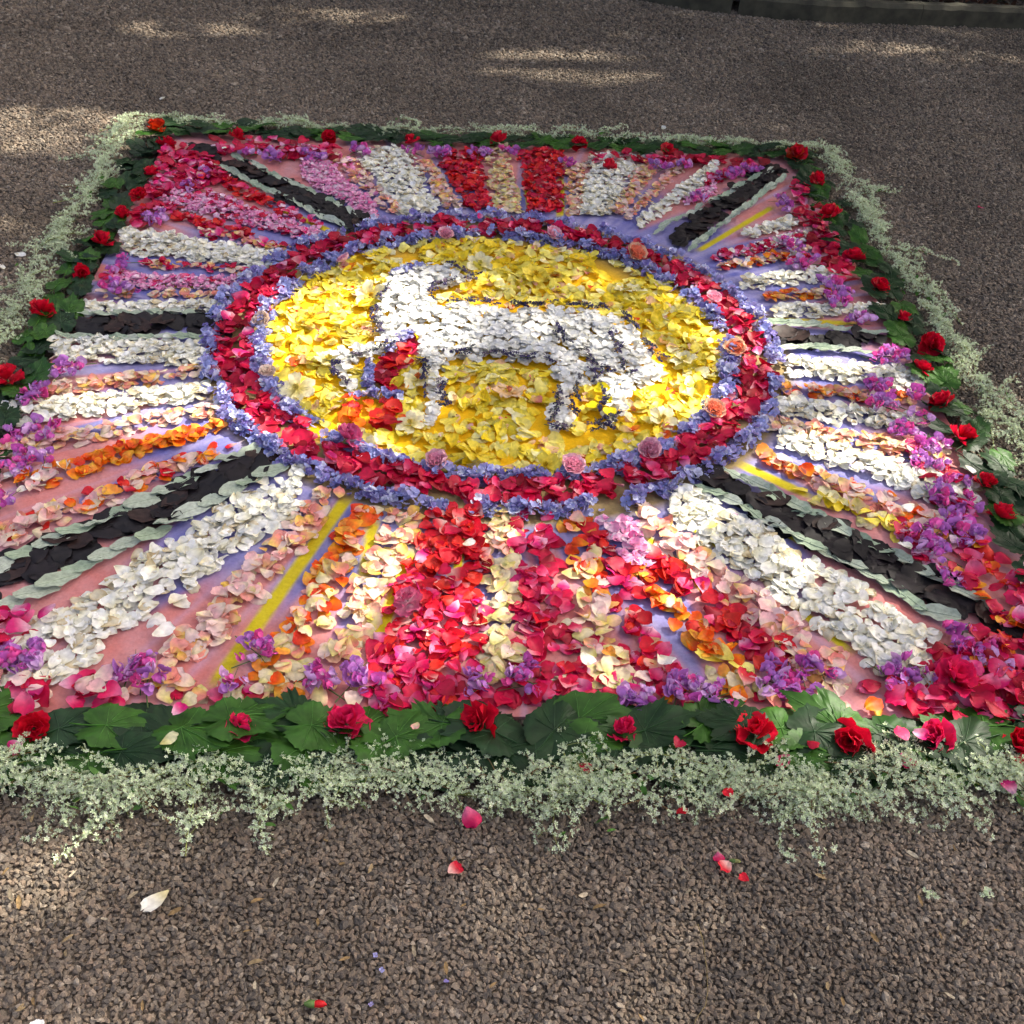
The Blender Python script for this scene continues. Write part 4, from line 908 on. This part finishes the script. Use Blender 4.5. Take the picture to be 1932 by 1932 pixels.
SPEA = [(239, 492), (228, 508), (205, 536), (236, 546), (300, 407), (290, 415), (359, 352), (386, 331), (113, 702), (135, 690), (58, 746), (75, 738), (51, 811), (92, 815), (20, 822), (44, 863), (30, 880), (80, 868), (10, 942), (20, 1230), (44, 1251), (60, 1240), (5, 1245), (256, 1257), (283, 1274), (240, 1270), (478, 1223), (488, 1230), (438, 1288), (591, 1274), (610, 1290), (664, 1275), (690, 1285), (907, 1289), (993, 1289), (985, 1275), (1211, 1316), (1190, 1322),
        (1292, 1298), (1270, 1290), (1310, 1312), (1358, 1312), (1467, 1269), (1482, 1303), (1455, 1285), (1548, 1265), (1520, 1290), (1679, 1273), (1738, 1280), (1700, 1262), (1811, 1203), (1855, 1225), (1880, 1254), (1830, 1240), (1820, 945), (1815, 1000), (1835, 1020), (1800, 900), (1770, 880), (1755, 838), (1735, 790), (1722, 745), (1425, 318), (1400, 322), (1290, 312), (1774, 988), (1800, 975), (1737, 1024), (1760, 1010), (1792, 1090), (1770, 1045), (1774, 925), (1662, 677), (1680, 668), (1694, 673), (1653, 724), (1668, 730), (1678, 759), (1660, 765), (1713, 810), (1690, 812), (1745, 851), (1735, 866), (1776, 939), (1615, 607), (1625, 602), (1579, 561), (1568, 570), (1562, 533), (1590, 555), (1525, 492), (1510, 498), (1490, 458), (1500, 470), (1476, 376), (1484, 390), (1381, 328), (1365, 335), (1316, 373), (778, 281), (822, 286), (835, 290), (901, 291), (915, 288), (966, 287), (1069, 308), (676, 282), (690, 286), (1236, 312), (1250, 316), (581, 294), (600, 297), (513, 290), (530, 294), (470, 290)]
sp_sorted = {}
for (px, py) in SPEA:
    q = ground(px, py, ZB + .02)
    side = max([('left', -q[0] / HX), ('right', q[0] / HX), ('front', -q[1] / HY), ('back', q[1] / HY)], key=lambda z_: z_[1])[0]
    sp_sorted.setdefault(side, []).append(q)
for side, L_ in sp_sorted.items():
    L_.sort(key=lambda q: q[0] if side in ('front', 'back') else q[1]); frm = 'left' if side in ('front', 'back') else 'front'
    for i, q in enumerate(L_):
        near = q[1] < .35; P_ = []
        for k in range(random.randint(7, 10)):
            a_ = uni(0, 6.283); r_ = .030 * math.sqrt(rnd())
            P_.append((random.choice(sp_f), trs(r_ * math.cos(a_) * 1.1, r_ * math.sin(a_) * .9, .012 + uni(0, .018) * (1 - r_ / .04), (gauss(.1, .5), gauss(0, .5), uni(0, 6.283)), uni(.85, 1.2))))
        root = trs(q[0], q[1], ZB + .006, (0, 0, uni(0, 6.283)), uni(.9, 1.15)); lab = '%s purple sweet pea sprig from the %s along the %s edge' % (ordn(i + 1), frm, side)
        if near:
            e = link('sweet_pea_sprig', None, None, root, lab, 'flower', 'sweet pea sprigs round the edge')
            for (T, me_), mw in P_: link('floret', me_, e, mw)
            link('stem', random.choice(sp_s)[1], e)
        else:
            T = join([(T, mw) for (T, me_), mw in P_] + [(sp_s[0][0], Matrix.Identity(4))]); link('sweet_pea_sprig', mesh_np('sweet_pea_sprig', T.V, T.F, T.C, M_PETAL), None, root, lab, 'flower', 'sweet pea sprigs round the edge')

# ------------------------------------------------------------------ white blossom sprigs round the outside
fl = []
for i in range(6):
    c = np.array(s2l(random.choice([(240, 244, 226), (234, 240, 216), (248, 250, 238), (224, 234, 206)]))); V, F = [(0, 0, 0)], []
    for k in range(5):
        a_ = k * 1.2566 + gauss(0, .1); r_ = uni(.0030, .0042); b = .45
        V += [(r_ * .75 * math.cos(a_ - b), r_ * .75 * math.sin(a_ - b), .001), (r_ * 1.15 * math.cos(a_), r_ * 1.15 * math.sin(a_), .0018), (r_ * .75 * math.cos(a_ + b), r_ * .75 * math.sin(a_ + b), .001)]
        j = 1 + 3 * k; F += [(0, j, j + 1), (0, j + 1, j + 2)]
    C = np.array([c * np.array((.72, .85, .5))] + [c * uni(.9, 1.08) for _ in range(15)]); fl.append(Tmpl(V, F, np.clip(C, 0, 1)))
def lf(Ln, c): return petal(Ln, Ln * .42, cup=.2, curl=-.4, peak=.4, rows=(0, .3, .6, .85, 1), nv=3, c0=c, c1=c * 1.1)
SPRIG = []
for i in range(12):
    st, bl, lv = [], [], []
    Ln = uni(.15, .23); cv = gauss(0, .5); pts = []
    for k in range(8):
        t_ = k / 7; pts.append(Vector((cv * Ln * (t_ - .5) ** 2 * 1.6, (t_ - .5) * Ln, .010 + .020 * math.sin(t_ * math.pi) * uni(.6, 1.2))))
    gc = np.array(s2l(random.choice([(150, 158, 84), (128, 140, 70), (140, 110, 72)])))
    def tube(pp, r0): 
        v, f = ring_tube(pp, [r0 * (1 - .6 * k / (len(pp) - 1)) for k in range(len(pp))], 4); st.append((Tmpl(v, f, np.tile(gc, (len(v), 1))), Matrix.Identity(4)))
    tube(pts, .0013)
    def dress(a_, b_, dens, rad):
        L__ = (b_ - a_).length
        for _ in range(int(L__ * dens)):
            p_ = a_.lerp(b_, rnd()) + Vector((gauss(0, rad), gauss(0, rad), abs(gauss(0, rad))))
            bl.append((random.choice(fl), trs(p_.x, p_.y, max(.003, p_.z), (gauss(0, .8), gauss(0, .8), uni(0, 6)), uni(.75, 1.25))))
    for k in range(1, 8):
        dress(pts[k - 1], pts[k], 330, .0045)
        for sg in (-1, 1):
            if rnd() < .72:
                an = sg * uni(.4, 1.1); l_ = uni(.03, .065) * (1.1 - .5 * k / 7); p0 = pts[k]; dr = Vector((math.sin(an), math.cos(an), gauss(0, .18)))
                p1 = p0 + dr * l_ * .55 + Vector((0, 0, .006)); p2 = p0 + dr * l_ + Vector((0, 0, -.003)); tube([p0, p1, p2], .0008); dress(p0, p1, 300, .004); dress(p1, p2, 380, .0042)
    for k in range(random.randint(0, 2)):
        p0 = random.choice(pts); lv.append((lf(uni(.018, .032), np.array(s2l((84, 128, 56)))), trs(p0.x + gauss(0, .012), p0.y, max(.006, p0.z - .004), (gauss(0, .4), gauss(0, .4), uni(0, 6)))))
    S_ = join(st); B_ = join(bl); allp = [(S_, Matrix.Identity(4)), (B_, Matrix.Identity(4))]
    row = [mesh_np('stem', S_.V, S_.F, S_.C, M_STEM), mesh_np('blossoms', B_.V, B_.F, B_.C, M_BLOSSOM), None]
    if lv: Q = join(lv); row[2] = mesh_np('leaf', Q.V, Q.F, Q.C, M_GREEN); allp.append((Q, Matrix.Identity(4)))
    A_ = join(allp); row.append(mesh_np('blossom_sprig', A_.V, A_.F, A_.C, M_BLOSSOM)); row.append(A_); SPRIG.append(row)
def sprigs(side, a_, b_, nrm, wd, n_, near):
    a_, b_, nrm = np.array(a_), np.array(b_), np.array(nrm); d = b_ - a_; ln = np.linalg.norm(d); aa = math.atan2(d[1], d[0])
    for i in range(n_):
        u = (i + rnd()) / n_; u += .010 * math.sin(u * 43) + .006 * math.sin(u * 97); v = rnd() ** 1.15; stray = rnd() < .10
        q = a_ + d * u + nrm * (wd * v + (uni(.01, .045) if stray else 0) + .012 * math.sin(u * 31) + .01 * math.sin(u * 67))
        rz = aa - math.pi / 2 + gauss(0, .38) + (math.pi if rnd() < .5 else 0) + (gauss(0, .8) if stray else 0)
        mw = trs(q[0], q[1], .002 + uni(0, .014) * (1 - abs(v - .4)), (gauss(0, .06), gauss(0, .25), rz), uni(.62, 1.18) * (1 if side == 'front' else .85))
        c = np.array([q[0], q[1], .02]) - CAM; dep = c @ FW; sx, sy = abs(c @ RT) / dep * FPX, abs(c @ UP) / dep * FPX
        SPL.append(((1 / dep if max(sx, sy) < 985 else 0), mw, random.choice(SPRIG), '%s greenish white blossom sprig from the %s in the %s outer band' % (ordn(i + 1), 'left' if side in ('front', 'back') else 'front', side), side, near))
SPL = []
sprigs('front', (-HX - .05, -HY - .095), (HX + .15, -HY - .095), (0, -1), .068, 150, True)
sprigs('left', (-HX - .078, -HY + .0), (-HX - .078, HY + .06), (-1, 0), .055, 104, False)
sprigs('right', (HX + .075, -HY - .05), (HX + .075, HY + .05), (1, 0), .065, 104, False)
sprigs('back', (-HX - .09, HY + .046), (HX + .09, HY + .046), (0, 1), .018, 60, False)
SPL.sort(key=lambda q: -q[0])
for k, (vis, mw, r_, lab, side, near) in enumerate(SPL[:295]):
    if near:
        e = link('blossom_sprig', None, None, mw, lab, 'sprig', 'white blossom sprigs along the %s side' % side)
        link('stem', r_[0], e); bo = link('blossoms', r_[1], e); bo['kind'] = 'stuff'
        if r_[2]: link('leaf', r_[2], e)
    else: link('blossom_sprig', r_[3], None, mw, lab, 'sprig', 'white blossom sprigs along the %s side' % side)
T = join([(r_[4], mw) for (vis, mw, r_, lab, side, near) in SPL[295:]])
link('blossom_fringe', mesh_np('blossom_fringe', T.V, T.F, T.C, M_BLOSSOM), label='farther part of the greenish white blossom fringe round the carpet', cat='blossom', kind='stuff')

# ------------------------------------------------------------------ loose bits on the leaf border and the gravel
def single(kd, px, py, label, s=1.0, z=.006, rz=None, tilt=.15, name=None):
    q = ground(px, py, z); link(name or NAMES[kd], tmesh(kd, random.randrange(30)), None, trs(q[0], q[1], z, (gauss(0, tilt), gauss(0, tilt), uni(0, 6.28) if rz is None else rz), s * .8), label, 'petal')
zl = ZB + .038
for kd, px, py, lab, s, z in [('crimson', 888, 1542, 'dark crimson petal on the white blossom at front centre', 1.0, .04), ('red', 859, 1640, 'small bright red petal alone on the gravel, front centre', .75, .008), ('red', 1287, 1531, 'red petal at the gravel edge of the front blossom band', .6, .02),
        ('crimson', 1357, 1616, 'upper crimson petal of the fallen bud on the gravel', .6, .008), ('red', 1367, 1636, 'middle red petal beside the fallen bud on the gravel', .75, .009), ('red', 1403, 1656, 'lowest small red petal near the fallen bud', .5, .008), 
        ('yellow', 320, 1395, 'yellow petal lying on the dark leaves, front left', .8, zl), ('peach', 785, 1370, 'small peach petal on the front leaf border', .6, zl), ('crimson', 1280, 1403, 'small two-tone crimson petal on the front leaves', .7, zl), ('crimson', 1106, 1447, 'red petal where leaves meet blossom, front centre', .7, .03), ('crimson', 1478, 1437, 'crimson petal below the large red bloom at front right', .8, .03),
        ('crimson', 1534, 1403, 'small crimson petal between two red blooms on the front border', .65, zl), ('crimson', 1703, 1383, 'crimson petal left of the small rose-red bloom, front right', .9, zl), ('crimson', 1738, 1388, 'crimson petal touching the small rose-red bloom, front right', .9, zl), ('crimson', 1711, 1436, 'crimson petal below the small rose-red bloom, front right', 1.0, zl - .01), ('crimson', 1905, 1482, 'crimson petal on the blossom at the right front corner', 1.0, .04),
        ('crimson', 30, 1410, 'small crimson petal below the leftmost front bloom', .8, zl - .01), ('crimson', 340, 1340, 'folded crimson petal on the front left leaves', .9, zl), ('white', 38, 480, 'white petal on the gravel left of the carpet', 1.1, .008), ('white', 1252, 240, 'white petal on the gravel behind the carpet', .9, .008), ('white', 306, 186, 'pale blossom scrap on the gravel behind the left corner', .8, .008), ('white', 5, 505, 'white petal at the left frame edge on the gravel', .8, .008),
        ('crimson', 1850, 392, 'tiny pink petal on the gravel right of the carpet', .6, .006), ('red', 1375, 1496, 'red petal lying in the front blossom band', .7, .04), ('white', 1832, 885, 'white petal on the leaves at the right border', .9, zl), ('white', 423, 278, 'white petal on the leaves at the back border', .7, zl), ('white', 1715, 955, 'white petal at the end of the lowest right white ray', 1.0, zl), ('white', 70, 1938, 'pale petal at the lower left frame edge', .9, .009)]:
    single(kd, px, py, lab, s, z)
T = petal(.052, .031, cup=.25, curl=.2, wave=.04, base=.06, peak=.68, c0=s2l((222, 208, 150)), c1=s2l((246, 244, 232)))
q = ground(292, 1702, .01); link('white_petal', mesh_np('white_petal', T.V, T.F, T.C, M_PETAL), None, trs(q[0], q[1], .012, (.08, .1, 2.43)), 'large drop-shaped white petal on the gravel, lower left', 'petal')
# fallen buds
def bud(px, py, label, s, col):
    q = ground(px, py, .008); e = link('fallen_bud', None, None, trs(q[0], q[1], .009, (0, 0, uni(-.4, .4)), s), label, 'bud')
    v, f = ring_tube([(-.014, 0, 0), (-.008, 0, 0), (0, 0, 0), (.004, 0, 0)], [.002, .0055, .006, .004], 7); link('calyx', mesh_np('calyx', v, f, np.tile(np.array(s2l((96, 124, 62))), (len(v), 1)), M_STEM), e)
    v, f = ring_tube([(.0, 0, 0), (.006, 0, .001), (.014, 0, .001), (.019, 0, 0)], [.0045, .0058, .0045, .0008], 7); link('tip', mesh_np('tip', v, f, np.tile(np.array(s2l(col)), (len(v), 1)), M_PETAL), e)
bud(592, 1895, 'small red rosebud with green calyx on the gravel at the bottom', 1.0, (200, 20, 30)); bud(1385, 1625, 'green calyx of a spent bud among red petals on the gravel', .6, (150, 150, 90)); bud(790, 1402, 'pale brown bud on the dark leaves at front centre', 1.3, (176, 150, 104))
# husks and twigs
hk = []
for i in range(5):
    c = np.array(s2l(random.choice([(190, 172, 140), (170, 140, 96), (180, 156, 116), (206, 192, 164), (160, 124, 84)]))); T = petal(.020, .0065, cup=.5, curl=gauss(0, .4), base=.1, peak=.45, rows=(0, .3, .6, .85, 1), nv=3, c0=c * .8, c1=c); hk.append(mesh_np('dry_husk', T.V, T.F, T.C, M_DRY))
HUSK = [(1800, 1600), (1722, 1612), (500, 1520), (855, 1620), (1176, 1832), (930, 1858), (810, 1545), (1190, 1470), (1735, 1700), (1820, 1740), (1880, 1755), (1440, 1750), (700, 1640), (645, 1630), (20, 1690), (10, 1645), (520, 1665), (60, 1545), (330, 1720), (250, 1690), (1130, 1710), (1100, 1690), (40, 1900), (650, 1810), (915, 1640), (1210, 1920), (1500, 1880), (1560, 1860), (1590, 1890), (1290, 1640), (600, 1740), (480, 1860), (160, 1570), (1650, 1770), (1905, 1850)]
HUSK += [(uni(0, 1932), uni(1580, 1925)) for _ in range(25)]
for i, (px, py) in enumerate(HUSK):
    q = ground(px, py, .006); link('dry_husk', hk[i % 5], None, trs(q[0], q[1], .007, (gauss(0, .25), gauss(0, .25), uni(0, 6.28)), uni(.5, 1.3)), 'thin tan dry seed husk lying on the foreground gravel', 'husk', 'dry husks on the gravel')
pts = [ground(x, y, .006) for x, y in [(1316, 1745), (1326, 1780), (1333, 1830), (1335, 1870), (1330, 1900), (1312, 1925), (1308, 1940)]]
v, f = ring_tube([(p_[0], p_[1], .009 + .002 * math.sin(i * 2)) for i, p_ in enumerate(pts)], [.0007] * 7, 4); link('grass_stalk', mesh_np('grass_stalk', v, f, np.tile(np.array(s2l((150, 132, 88))), (len(v), 1)), M_DRY), label='long thin curved dry stalk on the gravel, bottom right of centre', cat='stalk')
bf = TM['floret'][0]
for i, (px, py, nm) in enumerate([(720, 1830, 'upper tiny blue floret on the foreground gravel, left of centre'), (708, 1802, 'topmost tiny blue floret on the foreground gravel'), (842, 1852, 'tiny blue floret on the gravel near bottom centre'), (700, 1895, 'lowest tiny blue floret on the gravel, left of centre'), (418, 1408, 'tiny blue floret fallen on the front left leaves')]):
    z = .035 if py < 1500 else .008; q = ground(px, py, z); link('blue_floret', tmesh('floret', i, M_FLORET), None, trs(q[0], q[1], z, (.3, .2, i), .42), nm, 'floret')
for i, (px, py, nm) in enumerate([(1486, 1617, 'broken white blossom scrap on the gravel, upper right foreground'), (1858, 1690 + 0, 'small white blossom tuft on the gravel at the right'), (1753, 1690, 'white blossom tuft on the gravel below the right band')]):
    q = ground(px, py, .004); B_ = join([(random.choice(fl), trs(gauss(0, .006), gauss(0, .005), .004 + abs(gauss(0, .004)), (gauss(0, .7), gauss(0, .7), uni(0, 6)), 1.0)) for _ in range(22)]); link('blossom_tuft', mesh_np('blossom_tuft', B_.V, B_.F, B_.C, M_BLOSSOM), None, trs(q[0], q[1], .003), nm, 'blossom')
# bed litter
parts = []
for _ in range(2600):
    i = random.randrange(2, nb - 2); u = rnd(); b0 = np.array(bed[i]); b1 = np.array(bed[i + 1]); q = b0 + (b1 - b0) * u; dy = uni(.06, 1.4)
    c = np.array(s2l(random.choice([(86, 58, 42), (66, 46, 36), (104, 72, 52), (54, 58, 36), (46, 38, 32)]))); T = petal(.05, .03, cup=.3, rows=(0, .5, 1), nv=3, c0=c, c1=c)
    parts.append((T, trs(q[0], q[1] + dy, .07 + min(.05, dy * .07) + uni(0, .02), (gauss(0, .5), gauss(0, .5), uni(0, 6)), uni(.6, 1.2))))
T = join(parts); link('leaf_litter', mesh_np('leaf_litter', T.V, T.F, T.C, M_DRY), label='brown dead leaf litter on the dark bed behind the kerb', cat='leaf litter', kind='stuff')

# ------------------------------------------------------------------ the tree whose crown dapples the carpet (beyond the frame, towards the sun)
LIT = [(960, 700, .75, .48, .62), (850, 1080, .5, .3, .45), (1620, 800, .42, .36, .55), (300, 770, .5, .25, .5), (1400, 1030, .45, .25, .3), (1700, 110, .8, .3, .3), (900, 1760, 1.1, .4, .28), (1800, 70, .5, .2, .5),  # sun flecks: survey pixel, half sizes in metres, openness
 (630, 610, .30, .22, .97), (770, 590, .16, .16, .9), (1335, 585, .16, .13, .95), (1445, 650, .15, .14, .97), (1600, 706, .30, .11, 1.0), (1640, 885, .32, .12, .98), (1760, 700, .10, .08, .8), (1060, 815, .34, .09, .5), (820, 1110, .16, .22, .92), (640, 1090, .10, .16, .85), (370, 800, .20, .10, .97),
 (170, 775, .18, .08, .9), (530, 930, .12, .07, .85), (1250, 770, .16, .10, .9), (1640, 1395, .24, .10, .97), (1420, 1385, .10, .06, .7), (1380, 1010, .16, .10, .85), (1560, 1130, .16, .08, .7), (1210, 1110, .10, .10, .6), (90, 245, .45, .22, .95), (20, 420, .2, .1, .5), (345, 55, .28, .14, .9), (600, 30, .45, .12, .9), (1070, 125, .42, .22, .95),
 (1780, 100, .5, .12, .7), (1560, 55, .4, .07, .8), (1480, 530, .2, .08, .8), (1180, 640, .2, .1, .45), (960, 620, .2, .12, .4), (1050, 1800, .25, .14, .35), (60, 1850, .25, .15, .4), (1880, 770, .14, .12, .6), (570, 840, .08, .06, .7), (1350, 870, .12, .06, .8), (480, 480, .15, .07, .4), (1000, 1040, .12, .05, .5), (30, 1620, .2, .1, .3)]
LITW = [(*ground(a_, b_), rx, ry, k) for a_, b_, rx, ry, k in LIT]
TC = np.array([0.5, 0.9]); NL = 60000
rad = 5.4 * np.sqrt(RNG.random(NL)); th = RNG.uniform(0, 2 * np.pi, NL)
# leaves grow in clumps
ncl = 2600; ci = RNG.integers(0, ncl, NL); cr_ = 5.4 * np.sqrt(RNG.random(ncl)); ct = RNG.uniform(0, 2 * np.pi, ncl)
gx = np.where(RNG.random(NL) < .7, TC[0] + cr_[ci] * np.cos(ct[ci]) + RNG.normal(0, .13, NL), TC[0] + rad * np.cos(th))
gy = np.where(RNG.random(NL) < .7, TC[1] + cr_[ci] * np.sin(ct[ci]) + RNG.normal(0, .13, NL), TC[1] + rad * np.sin(th))
dome = np.sqrt(np.clip(1 - ((gx - TC[0]) ** 2 + (gy - TC[1]) ** 2) / 5.9 ** 2, .03, 1))
hz = 6.2 + 0.9 * RNG.normal(0, .5, NL) + dome * (RNG.random(NL) * 3.0)
keep = np.ones(NL, bool)
for (lx, ly, rx, ry, k) in LITW:
    d2 = ((gx - lx) / rx) ** 2 + ((gy - ly) / ry) ** 2
    keep &= ~((d2 < 1.3 + RNG.normal(0, .18, NL)) & (RNG.random(NL) < k))  # crown opened along the sun's path so each listed fleck gets light
gx, gy, hz = gx[keep], gy[keep], hz[keep]; NL = len(gx)
px_ = gx + SUN.x / SUN.z * hz; py_ = gy + SUN.y / SUN.z * hz
ctr = np.stack([px_, py_, hz], 1)
nrm = RNG.normal(0, 1, (NL, 3)) * [.55, .55, .4] + [0.25, 0.15, 1.0]; nrm /= np.linalg.norm(nrm, axis=1, keepdims=True)
ta = np.cross(nrm, RNG.normal(0, 1, (NL, 3))); ta /= np.linalg.norm(ta, axis=1, keepdims=True); tb = np.cross(nrm, ta)
ls = RNG.uniform(.065, .115, NL)[:, None]
V = np.stack([ctr - ta * ls, ctr + tb * ls * .55 - nrm * ls * .1, ctr + ta * ls, ctr - tb * ls * .55 - nrm * ls * .1], 1).reshape(-1, 3)
F = np.arange(NL * 4).reshape(-1, 4); cg = np.array(s2l((70, 104, 44)))[None] * RNG.uniform(.7, 1.25, (NL, 1)); C = np.repeat(cg, 4, 0)
M_CROWN = vcol_mat('crown_leaf', .5, .35, .3, 20, .2, 0)
tcx, tcy = TC[0] + SUN.x / SUN.z * 7.4, TC[1] + SUN.y / SUN.z * 7.4
tree = link('shade_tree', None, None, Matrix.Translation((tcx, tcy, 0)), 'broad leafy tree beyond the frame whose crown dapples the carpet', 'tree')
cro = link('crown', mesh_np('crown', V - np.array([tcx, tcy, 0]), F, C, M_CROWN, False), tree)
tv, tf = ring_tube([(0, 0, -.1), (.05, .02, .6), (0, .05, 2), (.1, 0, 3.6), (0, 0, 5.0), (.05, .1, 6.4)], [.42, .30, .25, .22, .18, .10], 12); link('trunk', mesh_np('trunk', tv, tf, None, M_BARK), tree)
for k in range(9):
    q = k * .698 + gauss(0, .2); z0 = uni(3.2, 5.2); r_ = uni(2.4, 4.2)
    v, f = ring_tube([(0, 0, z0), (r_ * .3 * math.cos(q), r_ * .3 * math.sin(q), z0 + .9), (r_ * .65 * math.cos(q + .1), r_ * .65 * math.sin(q + .1), z0 + 1.8), (r_ * math.cos(q - .05), r_ * math.sin(q - .05), z0 + 2.6)], [.11, .08, .05, .015], 8)
    link('limb', mesh_np('limb', v, f, None, M_BARK), tree)
n_ = 9000  # unseen bushes, added to block sky light over the far gravel
g = RNG.normal(0, 1, (n_, 3)); g /= np.linalg.norm(g, axis=1, keepdims=True); g *= (RNG.random((n_, 1)) ** .22) * (1 + .16 * np.sin(g[:, :1] * 7) * np.sin(g[:, 1:2] * 6 + 1))
ctr = g * [1.25, 1.0, 1.6] + [0, 0, 1.65]; ctr = ctr[ctr[:, 2] > .12]; n_ = len(ctr)
nrm = RNG.normal(0, 1, (n_, 3)) + [0, 0, .6]; nrm /= np.linalg.norm(nrm, axis=1, keepdims=True)
ta = np.cross(nrm, RNG.normal(0, 1, (n_, 3))); ta /= np.linalg.norm(ta, axis=1, keepdims=True); tb = np.cross(nrm, ta); ls = RNG.uniform(.05, .09, n_)[:, None]
V = np.stack([ctr - ta * ls, ctr + tb * ls * .5, ctr + ta * ls, ctr - tb * ls * .5], 1).reshape(-1, 3)
C = np.repeat(np.array(s2l((48, 74, 34)))[None] * RNG.uniform(.6, 1.2, (n_, 1)), 4, 0)
fol = mesh_np('foliage', V, np.arange(n_ * 4).reshape(-1, 4), C, M_CROWN, False)
tv, tf = ring_tube([(0, 0, -.05), (.03, 0, .5), (0, .04, 1.2), (.05, 0, 2.2)], [.07, .06, .045, .015], 8); stm = mesh_np('stem', tv, tf, None, M_BARK)
for i, (x, y, sc) in enumerate([(-4.6, 5.4, 1.0), (-2.4, 5.7, 1.15), (-.2, 5.8, 1.05), (2.0, 5.9, 1.2), (4.3, 5.8, 1.0), (6.4, 5.5, 1.1)]):
    e = link('added_shrub', None, None, trs(x, y, .08, (0, 0, i * 1.3), sc), '%s unseen bush from the left, added to darken the far gravel' % ordn(i + 1), 'added_shrub', 'added unseen bushes beyond the gravel')
    link('foliage', fol, e); link('stem', stm, e)
print('objects', len(bpy.data.objects), 'stones', len(GP), 'petals', {k: len(v) for k, v in PLACED.items()})
